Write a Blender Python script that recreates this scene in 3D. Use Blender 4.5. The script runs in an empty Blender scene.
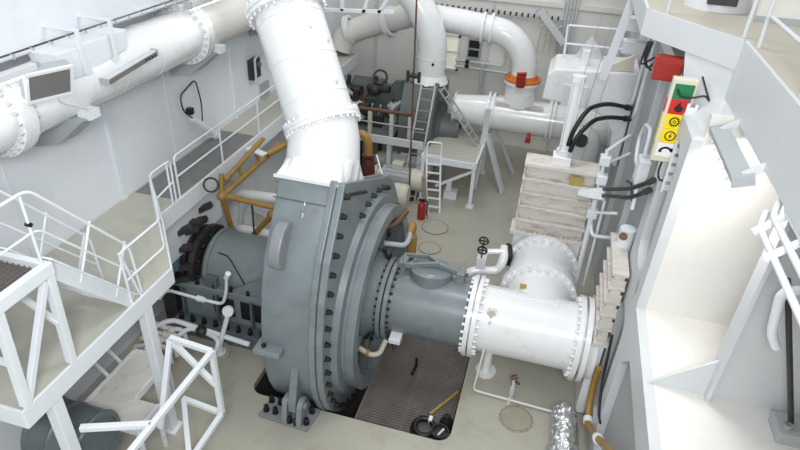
import bpy, math, random
from mathutils import Vector, Matrix
random.seed(7)
S = bpy.context.scene
COL = S.collection
PI = math.pi

# ---------------------------------------------------------------- camera
cam_d = bpy.data.cameras.new('camera'); cam = bpy.data.objects.new('camera', cam_d); COL.objects.link(cam)
cam_d.sensor_width = 36.0; cam_d.lens = 36.0 * 596.17 / 800.0; cam_d.clip_end = 200
RIGHT = Vector((0.962374, 0.267555, 0.0474395)); UP = Vector((-0.181371, 0.502490, 0.845345)); BACK = Vector((0.202338, -0.822142, 0.532111))
cam.matrix_world = Matrix(((RIGHT.x, UP.x, BACK.x, 0), (RIGHT.y, UP.y, BACK.y, 0), (RIGHT.z, UP.z, BACK.z, 8.0), (0, 0, 0, 1)))
S.camera = cam

# ---------------------------------------------------------------- world, lights, exposure
world = bpy.data.worlds.new('world'); S.world = world; world.use_nodes = True
bgn = world.node_tree.nodes['Background']
bgn.inputs[0].default_value = (0.93, 0.97, 1.0, 1); bgn.inputs[1].default_value = 0.78
S.view_settings.view_transform = 'Standard'; S.view_settings.look = 'None'
S.view_settings.gamma = 1.0; S.view_settings.use_curve_mapping = False
S.view_settings.exposure = 0.03

def area_light(name, loc, target, sx, sy, power, color=(1, 1, 1)):
    d = bpy.data.lights.new(name, 'AREA'); d.shape = 'RECTANGLE'; d.size = sx; d.size_y = sy; d.energy = power; d.color = color
    o = bpy.data.objects.new(name, d); COL.objects.link(o); o.location = loc
    o.rotation_euler = (Vector(target) - Vector(loc)).to_track_quat('-Z', 'Y').to_euler()
    return o
# area lights out of view: added frontal fill first, then overhead room light
area_light('unseen_fill_light', (0.3, -1.2, 9.0), (-4.8, 8.6, 1.8), 2.8, 1.6, 620, (0.97, 0.99, 1.0))  # added behind the camera to brighten the left wall head-on
area_light('unseen_fill_light', (-1.0, 8.6, 11.5), (-1.0, 9.0, 0), 2.2, 2.2, 220)
area_light('unseen_fill_light', (-3.2, 14.5, 9.5), (-2.6, 15.0, 0), 2.5, 1.5, 90, (1.0, 0.98, 0.94))

# ---------------------------------------------------------------- materials
def lin(c):
    return tuple((x / 12.92 if x <= 0.04045 else ((x + 0.055) / 1.055) ** 2.4) for x in [v / 255 for v in c]) + (1,)
def paint(name, rgb, rough=0.45, var=0.12, scale=3.0, dirt=None, dirt_amt=0.0, dirt_scale=6.0, metal=0.0, bump=0.02, coat=0.0, emit=None, estr=0.0, stretch=None, dpos=0.54):
    m = bpy.data.materials.new(name); m.use_nodes = True
    nt = m.node_tree; N = nt.nodes; L = nt.links; b = N['Principled BSDF']
    tc = N.new('ShaderNodeTexCoord'); mp = N.new('ShaderNodeMapping'); L.new(tc.outputs['Object'], mp.inputs[0])
    if stretch: mp.inputs['Scale'].default_value = stretch
    n1 = N.new('ShaderNodeTexNoise'); n1.inputs['Scale'].default_value = scale; n1.inputs['Detail'].default_value = 6; n1.inputs['Roughness'].default_value = 0.65
    L.new(mp.outputs[0], n1.inputs['Vector'])
    base = lin(rgb); r = N.new('ShaderNodeValToRGB')
    r.color_ramp.elements[0].position = 0.3; r.color_ramp.elements[1].position = 0.72
    r.color_ramp.elements[0].color = tuple(c * (1 - var) for c in base[:3]) + (1,)
    r.color_ramp.elements[1].color = tuple(min(1, c * (1 + var * 0.6)) for c in base[:3]) + (1,)
    L.new(n1.outputs['Fac'], r.inputs[0]); out = r.outputs[0]
    if dirt:
        n2 = N.new('ShaderNodeTexNoise'); n2.inputs['Scale'].default_value = dirt_scale; n2.inputs['Detail'].default_value = 8; n2.inputs['Roughness'].default_value = 0.75
        L.new(mp.outputs[0], n2.inputs['Vector'])
        r2 = N.new('ShaderNodeValToRGB'); r2.color_ramp.elements[0].position = dpos; r2.color_ramp.elements[1].position = dpos + 0.16
        r2.color_ramp.elements[0].color = (0, 0, 0, 1); r2.color_ramp.elements[1].color = (dirt_amt,) * 3 + (1,)
        L.new(n2.outputs['Fac'], r2.inputs[0])
        mx = N.new('ShaderNodeMix'); mx.data_type = 'RGBA'; L.new(r2.outputs[0], mx.inputs['Factor']); L.new(out, mx.inputs['A']); mx.inputs['B'].default_value = lin(dirt)
        out = mx.outputs['Result']
    L.new(out, b.inputs['Base Color'])
    b.inputs['Roughness'].default_value = rough; b.inputs['Metallic'].default_value = metal
    if coat: b.inputs['Coat Weight'].default_value = coat; b.inputs['Coat Roughness'].default_value = 0.15
    if bump:
        bp = N.new('ShaderNodeBump'); bp.inputs['Strength'].default_value = bump * 10; bp.inputs['Distance'].default_value = 0.01
        L.new(n1.outputs['Fac'], bp.inputs['Height']); L.new(bp.outputs[0], b.inputs['Normal'])
    if emit: b.inputs['Emission Color'].default_value = lin(emit); b.inputs['Emission Strength'].default_value = estr
    return m
M = {}
M['white'] = paint('white_paint', (226, 230, 234), 0.38, 0.04, 1.5)
M['white_gloss'] = paint('white_gloss_paint', (232, 233, 234), 0.22, 0.04, 1.2, dirt=(178, 176, 168), dirt_amt=0.35, dirt_scale=2.2, coat=0.4)
M['white_wall'] = paint('white_wall_paint', (226, 230, 235), 0.5, 0.05, 0.6, dirt=(208, 207, 205), dirt_amt=0.35, dirt_scale=0.9)
M['warm_white'] = paint('warm_white_paint', (223, 221, 216), 0.42, 0.05, 0.9, dirt=(200, 196, 190), dirt_amt=0.3, dirt_scale=1.6)
M['dirty_white'] = paint('worn_white_paint', (212, 207, 199), 0.45, 0.08, 3.0, dirt=(104, 84, 68), dirt_amt=0.6, dirt_scale=5.0, dpos=0.52, stretch=(0.45, 1.0, 1.6))
M['worn'] = paint('scuffed_white_paint', (212, 209, 203), 0.5, 0.06, 3.0, dirt=(140, 128, 114), dirt_amt=0.45, dirt_scale=3.5)
M['frame_white'] = paint('pale_grey_paint', (202, 205, 207), 0.42, 0.05, 0.8)
M['panel_grey'] = paint('light_grey_panel', (168, 172, 174), 0.45, 0.06, 1.0)
M['pump_grey'] = paint('pump_grey_paint', (122, 131, 134), 0.36, 0.16, 2.2, dirt=(100, 97, 92), dirt_amt=0.6, dirt_scale=2.6, coat=0.15)
M['pump_grey_dark'] = paint('dark_grey_paint', (92, 101, 104), 0.42, 0.15, 2.5, dirt=(70, 62, 55), dirt_amt=0.6, dirt_scale=3.0)
M['lug_grey'] = paint('bare_lug_grey', (132, 135, 140), 0.4, 0.12, 4.0)
M['rear_grey'] = paint('rear_machine_grey', (98, 104, 104), 0.5, 0.2, 3.0, dirt=(60, 50, 44), dirt_amt=0.7, dirt_scale=4)
M['bolt'] = paint('black_bolt', (40, 38, 38), 0.4, 0.2, 20, metal=0.3)
M['black'] = paint('black_rubber', (24, 24, 26), 0.45, 0.2, 8)
M['dark'] = paint('dark_steel', (52, 50, 50), 0.5, 0.3, 6, dirt=(84, 60, 46), dirt_amt=0.6, dirt_scale=5)
M['floor'] = paint('green_beige_deck_paint', (174, 171, 158), 0.36, 0.10, 0.55, dirt=(140, 135, 114), dirt_amt=0.55, dirt_scale=1.3, bump=0.01)
M['walk'] = paint('walkway_paint', (186, 185, 172), 0.5, 0.09, 1.0, dirt=(150, 150, 132), dirt_amt=0.4, dirt_scale=2)
M['walk2'] = paint('upper_platform_paint', (178, 172, 158), 0.5, 0.09, 1.0, dirt=(150, 144, 130), dirt_amt=0.4, dirt_scale=2)
M['cover'] = paint('worn_cover_paint', (158, 152, 136), 0.5, 0.12, 4)
M['mat'] = paint('dark_grey_mat', (128, 130, 128), 0.8, 0.12, 6)
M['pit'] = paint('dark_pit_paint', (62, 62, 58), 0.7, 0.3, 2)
M['grate'] = paint('grating_steel', (112, 106, 102), 0.5, 0.25, 2.2, dirt=(104, 88, 74), dirt_amt=0.5, dirt_scale=2)
M['tan'] = paint('ochre_pipe_paint', (158, 124, 60), 0.4, 0.2, 5, dirt=(120, 84, 40), dirt_amt=0.5, dirt_scale=7)
M['brown'] = paint('rusty_brown_pipe', (104, 74, 58), 0.6, 0.25, 5)
M['beige'] = paint('beige_motor_paint', (206, 202, 188), 0.45, 0.08, 3, dirt=(150, 140, 120), dirt_amt=0.5, dirt_scale=4)
M['red'] = paint('red_paint', (158, 38, 32), 0.38, 0.1, 5)
M['orange'] = paint('orange_primer', (206, 118, 46), 0.5, 0.2, 5, dirt=(130, 70, 30), dirt_amt=0.6, dirt_scale=6)
M['foil'] = paint('crumpled_foil', (228, 230, 232), 0.2, 0.1, 13, metal=0.9, bump=0.1)
M['alu'] = paint('bare_aluminium', (190, 192, 192), 0.35, 0.1, 10, metal=0.7)
M['blue'] = paint('teal_blue_paint', (78, 108, 124), 0.4, 0.12, 4)
M['brass'] = paint('brass_plate', (190, 170, 100), 0.35, 0.15, 8, metal=0.5)
M['ply'] = paint('worn_plank', (196, 188, 176), 0.6, 0.15, 8)
M['glass'] = paint('lamp_glass_grey', (116, 114, 112), 0.4, 0.1, 20)
M['lamp'] = paint('lit_lamp_tube', (255, 255, 255), 0.4, 0, 1, bump=0, emit=(255, 252, 246), estr=6.0)
M['sg'] = paint('sign_green', (22, 120, 72), 0.4, 0.03, 5, bump=0)
M['sr'] = paint('sign_red', (206, 34, 34), 0.4, 0.03, 5, bump=0)
M['sy'] = paint('sign_yellow', (246, 218, 18), 0.4, 0.03, 5, bump=0)
M['sw'] = paint('sign_white', (238, 238, 236), 0.4, 0.02, 5, bump=0)
M['sb'] = paint('sign_black', (18, 18, 18), 0.4, 0.02, 5, bump=0)
M['cream'] = paint('cream_box_paint', (214, 208, 190), 0.45, 0.05, 4)

# ---------------------------------------------------------------- mesh builder
def V(*a): return Vector(a)
class MB:
    def __init__(s): s.v = []; s.f = []; s.sm = []
    def add(s, vs, fs, smooth=False):
        o = len(s.v); s.v += [Vector(x) for x in vs]
        for f in fs: s.f.append([i + o for i in f]); s.sm.append(smooth)
        return s
    def box(s, lo, hi):
        (a, b, c), (d, e, f) = lo, hi
        return s.add([(a,b,c),(d,b,c),(d,e,c),(a,e,c),(a,b,f),(d,b,f),(d,e,f),(a,e,f)], [(0,3,2,1),(4,5,6,7),(0,1,5,4),(1,2,6,5),(2,3,7,6),(3,0,4,7)])
    def bar(s, p0, p1, w, h=None, up=(0,0,1)):
        p0 = Vector(p0); p1 = Vector(p1); h = h or w; d = (p1 - p0).normalized(); up = Vector(up)
        if abs(d.dot(up)) > 0.98: up = Vector((0,1,0))
        a = d.cross(up).normalized(); b = a.cross(d).normalized(); vs = []
        for p in (p0, p1):
            for i, j in ((-1,-1),(1,-1),(1,1),(-1,1)): vs.append(p + a*(i*w/2) + b*(j*h/2))
        return s.add(vs, [(0,1,2,3),(7,6,5,4),(0,4,5,1),(1,5,6,2),(2,6,7,3),(3,7,4,0)])
    def frame(s, d):
        d = d.normalized(); up = Vector((0,0,1)) if abs(d.z) < 0.9 else Vector((0,1,0))
        a = d.cross(up).normalized(); return a, d.cross(a).normalized()
    def lathe(s, o, d, prof, n=24, smooth_prof=False, a0=0.0, a1=2*PI):
        o = Vector(o); d = Vector(d).normalized(); a, b = s.frame(d); full = abs(a1 - a0 - 2*PI) < 1e-6; k = n if full else n + 1
        def ring(t, r): return [o + d*t + (a*math.cos(a0+(a1-a0)*i/n) + b*math.sin(a0+(a1-a0)*i/n))*r for i in range(k)]
        if smooth_prof:
            vs = []; fs = []
            for t, r in prof: vs += ring(t, max(r, 1e-4))
            for j in range(len(prof)-1):
                for i in range(n): fs.append((j*k+i, j*k+(i+1)%k, (j+1)*k+(i+1)%k, (j+1)*k+i))
            s.add(vs, fs, True)
        else:
            for (t0, r0), (t1, r1) in zip(prof[:-1], prof[1:]):
                flat = abs(t1-t0) < 1e-6
                if r0 < 1e-5 or r1 < 1e-5:
                    t, r, tc = (t1, r1, t0) if r0 < 1e-5 else (t0, r0, t1)
                    R = ring(t, r)
                    s.add(R + [o + d*tc], [(i, (i+1)%k, k) for i in range(n)], not flat)
                else:
                    s.add(ring(t0, r0) + ring(t1, r1), [(i, (i+1)%k, k+(i+1)%k, k+i) for i in range(n)], not flat)
        return s
    def cyl(s, p0, p1, r, r1=None, n=16):
        p0 = Vector(p0); d = Vector(p1) - p0; L = d.length; r1 = r if r1 is None else r1
        return s.lathe(p0, d, [(0,0),(0,r),(L,r1),(L,0)], n)
    def tube(s, pts, r, n=8, fillet=None, seg=5, caps=True):
        pts = [Vector(p) for p in pts]
        if fillet:
            q = [pts[0]]
            for i in range(1, len(pts)-1):
                a, b, c = pts[i-1], pts[i], pts[i+1]; u = (a-b); w = (c-b); l = min(fillet, u.length*0.49, w.length*0.49)
                u = b + u.normalized()*l; w = b + w.normalized()*l
                for j in range(seg+1):
                    t = j/seg; q.append(u*(1-t)**2 + b*(2*t*(1-t)) + w*t*t)
            q.append(pts[-1]); pts = q
        T = []
        for i in range(len(pts)):
            t = (pts[min(i+1, len(pts)-1)] - pts[max(i-1, 0)]); T.append(t.normalized())
        a, b = s.frame(T[0]); vs = []; fs = []
        for i, p in enumerate(pts):
            a = (a - T[i]*a.dot(T[i])).normalized(); b = T[i].cross(a)
            rr = r[i] if isinstance(r, (list, tuple)) else r
            vs += [p + (a*math.cos(2*PI*j/n) + b*math.sin(2*PI*j/n))*rr for j in range(n)]
        for i in range(len(pts)-1):
            for j in range(n): fs.append((i*n+j, i*n+(j+1)%n, (i+1)*n+(j+1)%n, (i+1)*n+j))
        s.add(vs, fs, True)
        if caps:
            s.add(vs[:n], [tuple(range(n))[::-1]]); s.add(vs[-n:], [tuple(range(n))])
        return s
    def prism(s, poly, fn, t0, t1):   # fn(u, v, t) -> point
        n = len(poly); vs = [fn(u, v, t0) for u, v in poly] + [fn(u, v, t1) for u, v in poly]
        return s.add(vs, [tuple(range(n))[::-1], tuple(range(n, 2*n))] + [(i, (i+1)%n, n+(i+1)%n, n+i) for i in range(n)])
    def torus(s, c, d, R, r, n=24, m=8):
        c = Vector(c); d = Vector(d).normalized(); a, b = s.frame(d); vs = []; fs = []
        for i in range(n):
            u = a*math.cos(2*PI*i/n) + b*math.sin(2*PI*i/n)
            for j in range(m): vs.append(c + u*(R + r*math.cos(2*PI*j/m)) + d*(r*math.sin(2*PI*j/m)))
        for i in range(n):
            for j in range(m): fs.append((i*m+j, ((i+1)%n)*m+j, ((i+1)%n)*m+(j+1)%m, i*m+(j+1)%m))
        return s.add(vs, fs, True)
    def ball(s, c, r, n=12, m=8, sc=(1,1,1)):
        c = Vector(c); vs = []; fs = []
        for i in range(m+1):
            th = PI*i/m
            for j in range(n): vs.append(c + Vector((math.sin(th)*math.cos(2*PI*j/n)*sc[0], math.sin(th)*math.sin(2*PI*j/n)*sc[1], math.cos(th)*sc[2]))*r)
        for i in range(m):
            for j in range(n): fs.append((i*n+j, (i+1)*n+j, (i+1)*n+(j+1)%n, i*n+(j+1)%n))
        return s.add(vs, fs, True)
    def build(s, name, mat, parent=None, loc=None, kind=None, bevel=0):
        base = Vector(loc) if loc is not None else (Vector(parent['_b']) if parent is not None and '_b' in parent else None)
        if base is None:
            xs = [v.x for v in s.v]; ys = [v.y for v in s.v]; zs = [v.z for v in s.v]
            base = Vector(((min(xs)+max(xs))/2, (min(ys)+max(ys))/2, min(zs)))
        me = bpy.data.meshes.new(name); me.from_pydata([v - base for v in s.v], [], s.f); me.update()
        me.polygons.foreach_set('use_smooth', s.sm)
        import bmesh
        bm = bmesh.new(); bm.from_mesh(me); bmesh.ops.recalc_face_normals(bm, faces=bm.faces[:]); bm.to_mesh(me); bm.free()
        me.materials.append(M[mat] if isinstance(mat, str) else mat)
        o = bpy.data.objects.new(name, me); COL.objects.link(o)
        if parent is not None: o.parent = parent; o['_b'] = tuple(base)
        else: o.location = base; o['_b'] = tuple(base)
        if kind: o['kind'] = kind
        if bevel:
            bv = o.modifiers.new('bevel', 'BEVEL'); bv.width = bevel; bv.segments = 2; bv.limit_method = 'ANGLE'; bv.angle_limit = 0.7
        return o
def thing(name, label, cat, loc, group=None):
    o = bpy.data.objects.new(name, None); COL.objects.link(o); o.location = loc; o['_b'] = tuple(loc); o.empty_display_size = 0.1
    o['label'] = label; o['category'] = cat
    if group: o['group'] = group
    return o
def tag(o, label, cat, group=None):
    o['label'] = label; o['category'] = cat
    if group: o['group'] = group
    return o
def struct(name, mb, mat, label=None, bevel=0):
    o = mb.build(name, mat, bevel=bevel); o['kind'] = 'structure'
    if label: o['label'] = label
    return o
def ringbolts(mb, o, d, R, n, r, h, phase=0.0, nn=6):
    o = Vector(o); d = Vector(d).normalized(); a, b = mb.frame(d)
    for i in range(n):
        t = 2*PI*(i+phase)/n; p = o + (a*math.cos(t) + b*math.sin(t))*R
        mb.cyl(p, p + d*h, r, n=nn)
    return mb
_bm = {}
def bolt_obj(name, p, d, r, h, mat, parent):   # hex bolt sharing one mesh per size
    key = (name, round(r,3), round(h,3), mat)
    if key not in _bm:
        mb = MB(); mb.lathe((0,0,0), (0,0,1), [(0,0),(0,r*1.25),(h*0.15,r*1.25),(h*0.15,r),(h*0.75,r),(h,r*0.6),(h,0)], 6)
        me = bpy.data.meshes.new(name); me.from_pydata(mb.v, [], mb.f); me.materials.append(M[mat]); _bm[key] = me
    o = bpy.data.objects.new(name, _bm[key]); COL.objects.link(o); o.parent = parent
    o.location = Vector(p) - Vector(parent['_b']); o.rotation_euler = Vector(d).to_track_quat('Z', 'Y').to_euler()
    return o
# ================================================================ SETTING
# floor with the pump pit opening
fl = MB(); HX0, HX1, HY0, HY1 = -4.05, -0.55, 6.30, 9.9
for lo, hi in (((-6.67,-2.0,-0.12),(1.72,HY0,0)), ((-6.67,HY1,-0.12),(1.72,18.3,0)), ((-6.67,HY0,-0.12),(HX0,HY1,0)), ((HX1,HY0,-0.12),(1.72,HY1,0))): fl.box(lo, hi)
for cx, sx in ((HX1, -1), (HX0, 1)):      # rounded corners of the opening
    r = 0.22; poly = [(cx, HY0)] + [(cx + sx*r*(1-math.cos(a)), HY0 + r*(1-math.sin(a))) for a in [PI/2*i/6 for i in range(7)]]
    fl.prism(poly, lambda u, v, t: (u, v, t), -0.12, 0.0)
struct('floor', fl, 'floor', 'green-beige painted steel deck')
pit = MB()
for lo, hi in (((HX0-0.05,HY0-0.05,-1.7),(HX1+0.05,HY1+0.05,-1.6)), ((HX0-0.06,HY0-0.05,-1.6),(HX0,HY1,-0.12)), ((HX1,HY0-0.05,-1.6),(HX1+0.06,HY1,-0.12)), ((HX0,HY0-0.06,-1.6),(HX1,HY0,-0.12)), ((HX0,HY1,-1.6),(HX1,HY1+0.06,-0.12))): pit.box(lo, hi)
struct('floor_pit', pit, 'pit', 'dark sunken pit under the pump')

wl = MB(); wl.box((-6.85,-2.0,-0.12),(-6.67,18.45,9.0)); wl_o = struct('wall_left', wl, 'white_wall', 'white painted steel side wall')
for y in (7.33, 11.2, 14.6):
    b = MB(); b.box((-6.67,y-0.05,0.0),(-6.625,y+0.05,9.0)); b.build('stiffener', 'white_wall', wl_o, kind=None)
for y in (5.35, 8.9, 12.9):
    b = MB(); b.box((-6.67,y-0.006,2.75),(-6.66,y+0.006,9.0)); b.build('weld_seam', 'white_wall', wl_o)
gd = MB(); gd.box((-6.67,-2.0,5.76),(-6.2,15.0,9.0)); struct('trim_1', gd, 'white_wall', 'deep white girder above the wall pipe')
wb = MB(); wb.box((-6.85,18.3,-0.12),(1.9,18.45,9.0)); wb_o = struct('wall_back', wb, 'warm_white', 'white back wall')
b = MB(); b.box((-6.67,18.22,4.42),(1.7,18.3,4.55)); b.build('stringer', 'warm_white', wb_o)
for x in (-5.6,-2.05, 0.2):
    b = MB(); b.box((x-0.03,18.2,0),(x+0.03,18.3,4.4)); b.build('stiffener', 'frame_white', wb_o)
w = MB(); w.box((-3.5,18.24,2.3),(-2.98,18.31,3.26)); w_o = struct('window_1', w, paint('window_beige', (224, 220, 206), 0.4, 0.04, 2, emit=(255, 250, 236), estr=0.25), 'pale lit opening in the back wall')
f = MB()
for lo, hi in (((-3.56,18.2,3.26),(-2.92,18.3,3.32)),((-3.56,18.2,2.24),(-2.92,18.3,2.3)),((-3.56,18.2,2.24),(-3.5,18.3,3.32)),((-2.98,18.2,2.24),(-2.92,18.3,3.32))): f.box(lo, hi)
f.build('window_frame', 'warm_white', w_o)
f = MB(); f.box((-3.5,18.2,2.78),(-2.98,18.26,2.84)); f.build('glazing_bar', 'warm_white', w_o)

# right side: web plate with framing, ledge, bay
wr = MB(); wr.box((1.72,6.85,0),(1.9,7.8,5.45)); wr.box((1.72,7.8,0),(1.9,18.3,6.3)); wr.box((1.72,-2.0,0),(1.9,6.85,2.95)); wr_o = struct('wall_right', wr, 'panel_grey', 'pale grey plated side wall')
fr = MB()
YZ = lambda u, v, t: (t, u, v)
fr.box((1.6,6.75,3.05),(1.72,7.05,5.45))                                   # post at the bay corner
fr.box((1.6,7.72,3.3),(1.72,8.1,5.45))
fr.box((1.6,-2.0,2.6),(1.72,6.68,3.05))                                    # ledge edge beam
fr.prism([(6.68,2.6),(6.2,2.6),(6.68,2.1)], YZ, 1.6, 1.72)                 # corner gusset
fr.box((1.6,6.68,0),(1.72,7.02,3.05)); fr.box((1.6,7.72,0),(1.72,8.1,3.3))
fr.box((1.6,7.02,2.55),(1.72,7.72,3.3))
fr.box((1.603,-2.0,0.0),(1.72,6.68,0.5)); fr.box((1.603,7.02,0.0),(1.72,7.72,0.5))
for (cy, cz, s1, s2) in ((7.05,3.3,1,1),(7.72,3.3,-1,1),(7.02,2.55,1,-1),(7.72,2.55,-1,-1),(7.05,5.2,1,-1),(7.72,5.2,-1,-1)):
    r = 0.3; fr.prism([(cy,cz)] + [(cy + s1*r*(1-math.cos(a)), cz + s2*r*(1-math.sin(a))) for a in [PI/2*i/6 for i in range(7)]], YZ, 1.6, 1.72)
fr.box((1.6,7.05,5.2),(1.72,7.72,5.45))
struct('trim_2', fr, 'frame_white', 'pale grey stiffening frame on the side wall')
fr = MB()
for y in (9.9, 11.8, 13.8, 15.8): fr.box((1.62,y-0.06,0),(1.72,y+0.06,6.0))
fr.box((1.58,8.1,5.55),(1.72,18.3,5.75)); struct('trim_3', fr, 'frame_white', 'vertical stiffeners of the side wall further aft')
ld = MB(); ld.box((1.72,-2.0,2.95),(4.6,6.75,3.05)); struct('floor_ledge', ld, 'warm_white', 'white painted ledge deck beside the wall')
bw = MB(); bw.box((1.72,6.75,3.05),(4.6,6.85,5.74)); struct('wall_bay', bw, 'warm_white', 'bright white bulkhead at the end of the bay')
ow = MB(); ow.box((4.6,-2.0,2.95),(4.7,6.85,6.3)); struct('wall_bay_bounce', ow, 'warm_white')  # unseen wall, added to bounce light back into the bay
wf = MB(); wf.box((2.28,5.385,3.05),(4.6,5.415,5.75)); wf_o = struct('trim_4', wf, 'frame_white', 'pale grey web frame plate standing in the bay')
b = MB(); b.box((2.24,5.29,3.05),(2.28,5.51,5.75)); b.build('face_flange', 'frame_white', wf_o)
b = MB(); b.prism([(1.64,3.05),(2.24,3.05),(2.24,3.56)], lambda u, v, t: (u, t, v), 5.385, 5.415); b.build('bracket', 'frame_white', wf_o)
# upper platform on the right
PZ = 6.4
up = MB(); up.prism([(1.05,8.6),(1.97,7.42),(1.97,-2.0),(4.55,-2.0),(4.55,12.0),(1.05,12.0)], lambda u, v, t: (u, v, t), PZ-0.05, PZ)
up_o = struct('floor_upper_platform', up, 'walk2', 'beige deck of the upper platform')
b = MB(); b.bar((1.03,8.62,PZ-0.155),(1.97,7.42,PZ-0.155),0.04,0.33); b.bar((1.03,8.6,PZ-0.155),(1.03,12,PZ-0.155),0.04,0.33); b.build('edge_beam', 'frame_white', up_o)
b = MB(); b.box((1.95,-2.0,PZ-0.65),(1.99,7.43,PZ+0.01)); b.build('side_girder', 'frame_white', up_o)
b = MB(); kv = [(1.6,6.75,5.45),(1.6,7.75,5.45),(1.5,8.02,6.08),(1.96,7.43,6.08),(1.96,7.40,5.76),(1.74,6.75,5.45)]; b.add(kv + [(x+0.03,y+0.03,z+0.03) for x, y, z in kv], [(0,1,2,3,4,5),(6,11,10,9,8,7)] + [(i,(i+1)%6,6+(i+1)%6,6+i) for i in range(6)]); b.build('knee_plate', 'frame_white', up_o)
b = MB(); b.box((1.99,-2.0,PZ-0.65),(2.16,7.40,PZ-0.62)); b.build('girder_flange', 'frame_white', up_o)

# left walkway and landing
WZ = 2.75
wk = MB(); wk.prism([(-6.66,3.15),(-4.8,3.15),(-4.8,5.85),(-5.8,7.08),(-5.8,17.0),(-6.66,17.0)], lambda u, v, t: (u, v, t), WZ-0.05, WZ)
wk_o = struct('floor_walkway', wk, 'walk', 'beige deck of the raised side walkway')
for p0, p1, h in (((-4.79,3.13),(-4.79,5.86),0.27), ((-6.66,3.14),(-4.78,3.14),0.27), ((-4.79,5.86),(-5.79,7.09),0.27), ((-5.79,7.09),(-5.79,17.0),0.34)):
    b = MB(); b.bar((p0[0],p0[1],WZ+0.015-h/2),(p1[0],p1[1],WZ+0.015-h/2),0.035,h); b.build('edge_beam', 'white', wk_o, bevel=0.008)
b = MB(); b.box((-6.2,7.2,1.6),(-5.9,9.0,2.41)); b.build('side_plate', 'white', wk_o)
for i in range(6):
    y = 3.6 + i*2.4; b = MB(); b.box((-6.66,y,WZ-0.2),(-5.0 if y < 5.8 else -5.82,y+0.06,WZ-0.05)); b.build('cross_beam', 'white', wk_o)
# mat panels on the walkway
mt = thing('walkway_mat', 'dark grey anti-slip mat laid on the walkway by the wall', 'mat', (-6.2,9.0,WZ))
for i in range(4):
    y0 = 7.58 + i*0.72; b = MB(); b.box((-6.62,y0,WZ+0.001),(-6.23,y0+0.71,WZ+0.012)); b.build('mat_panel', 'mat', mt)
    b = MB(); b.box((-6.22,y0,WZ+0.001),(-5.84,y0+0.71,WZ+0.012)); b.build('mat_panel', 'mat', mt)
# columns
for x, y, l in ((-4.86,5.25,'white square column under the walkway beside the bracing frame'), (-4.86,3.55,'white square column under the near end of the landing')):
    t = thing('support_column', l, 'column', (x,y,0), 'columns under the walkway')
    b = MB(); b.box((x-0.075,y-0.075,0.03),(x+0.075,y+0.075,WZ-0.26)); b.build('shaft', 'white', t, bevel=0.012)
    b = MB(); b.box((x-0.13,y-0.13,0),(x+0.13,y+0.13,0.03)); b.build('base_plate', 'white', t)

# ---------------------------------------------------------------- guard rails
def rail(name, label, runs, posts, r=0.018, mat='white', base_z=None, group='white tubular guard rails'):
    p = posts[0][0] if posts else runs[0][0][0]
    t = thing(name, label, 'guard rail', (p[0],p[1],base_z if base_z is not None else p[2]), group)
    for nm, pts in runs:
        b = MB(); b.tube(pts, r, 8, fillet=0.09); b.build(nm, mat, t)
    for a, c in posts:
        b = MB(); b.cyl(a, c, r*1.05, n=8); b.build('post', mat, t)
    return t
X = -5.8
rail('guard_rail', 'white two-bar guard rail along the walkway beside the dark mat',
     [('top_rail', [(X,7.66,2.76),(X,7.66,3.54),(X,12.9,3.54)]), ('mid_rail', [(X,7.66,3.16),(X,12.9,3.16)])],
     [((X,y,2.76),(X,y,3.54)) for y in (9.1,10.6,12.1)])
rail('guard_rail', 'short white rail with a bent end at the angled walkway corner',
     [('top_rail', [(-5.78,7.52,2.76),(-5.78,7.52,3.54),(-5.78,6.98,3.54),(-5.6,6.86,2.76)]), ('mid_rail', [(-5.78,7.5,3.14),(-5.7,6.9,3.14)])],
     [((-5.78,7.42,2.76),(-5.78,7.42,3.52))])
rail('guard_rail', 'white rail on the outer platform edge at the foot of the stair',
     [('top_rail', [(-4.82,5.02,2.76),(-4.82,5.0,3.57),(-4.82,5.84,3.57),(-5.72,6.9,3.57)]), ('mid_rail', [(-4.82,5.02,3.13),(-4.82,5.84,3.13),(-5.72,6.9,3.13)])],
     [((-4.82,5.2,2.76),(-4.82,5.0,3.57)), ((-5.68,6.84,2.76),(-5.72,6.9,3.57))])
# steep stair from landing to platform
st = thing('steep_stair', 'white steep stair with two handrails descending from the grating landing', 'stair', (-5.1,5.0,WZ))
for x in (-4.84, -5.4):
    b = MB(); b.bar((x,4.0,4.06),(x,5.05,2.78),0.03,0.2); b.bar((x,4.02,4.16),(x,5.09,2.86),0.16,0.02); b.build('stringer', 'white', st)
for i in range(6):
    k = (i+0.6)/6.2; y = 4.0+1.05*k; z = 4.06-1.3*k; b = MB(); b.box((-5.385,y-0.1,z-0.015),(-4.855,y+0.1,z+0.015)); b.build('tread', 'white', st, bevel=0.005)
for x, l in ((-4.83,0), (-5.42,0)):
    hr = MB(); hr.tube([(x,3.1,4.95),(x,4.05,4.97),(x,5.2,3.55),(x,5.24,2.78)], 0.018, 8, fillet=0.12); h = hr.build('handrail', 'white', st)
    hr = MB(); hr.tube([(x,3.1,4.5),(x,4.03,4.52),(x,5.2,3.12)], 0.014, 8, fillet=0.1); hr.build('mid_rail', 'white', st)
    for y, z in ((4.55,3.4),(5.0,2.84)):
        b = MB(); b.cyl((x,y-0.2,z+0.2),(x,y+0.15,z+0.88+(-0.06)),0.017,n=8); b.build('post', 'white', st)
    for y in (3.2, 3.95):
        b = MB(); b.cyl((x,y,4.06),(x,y,4.95),0.017,n=8); b.build('post', 'white', st)
        b = MB(); b.cyl((x-0.03,y,4.62),(x+0.03,y,4.62),0.025,n=8); b.build('clamp', 'bolt', st)
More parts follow.
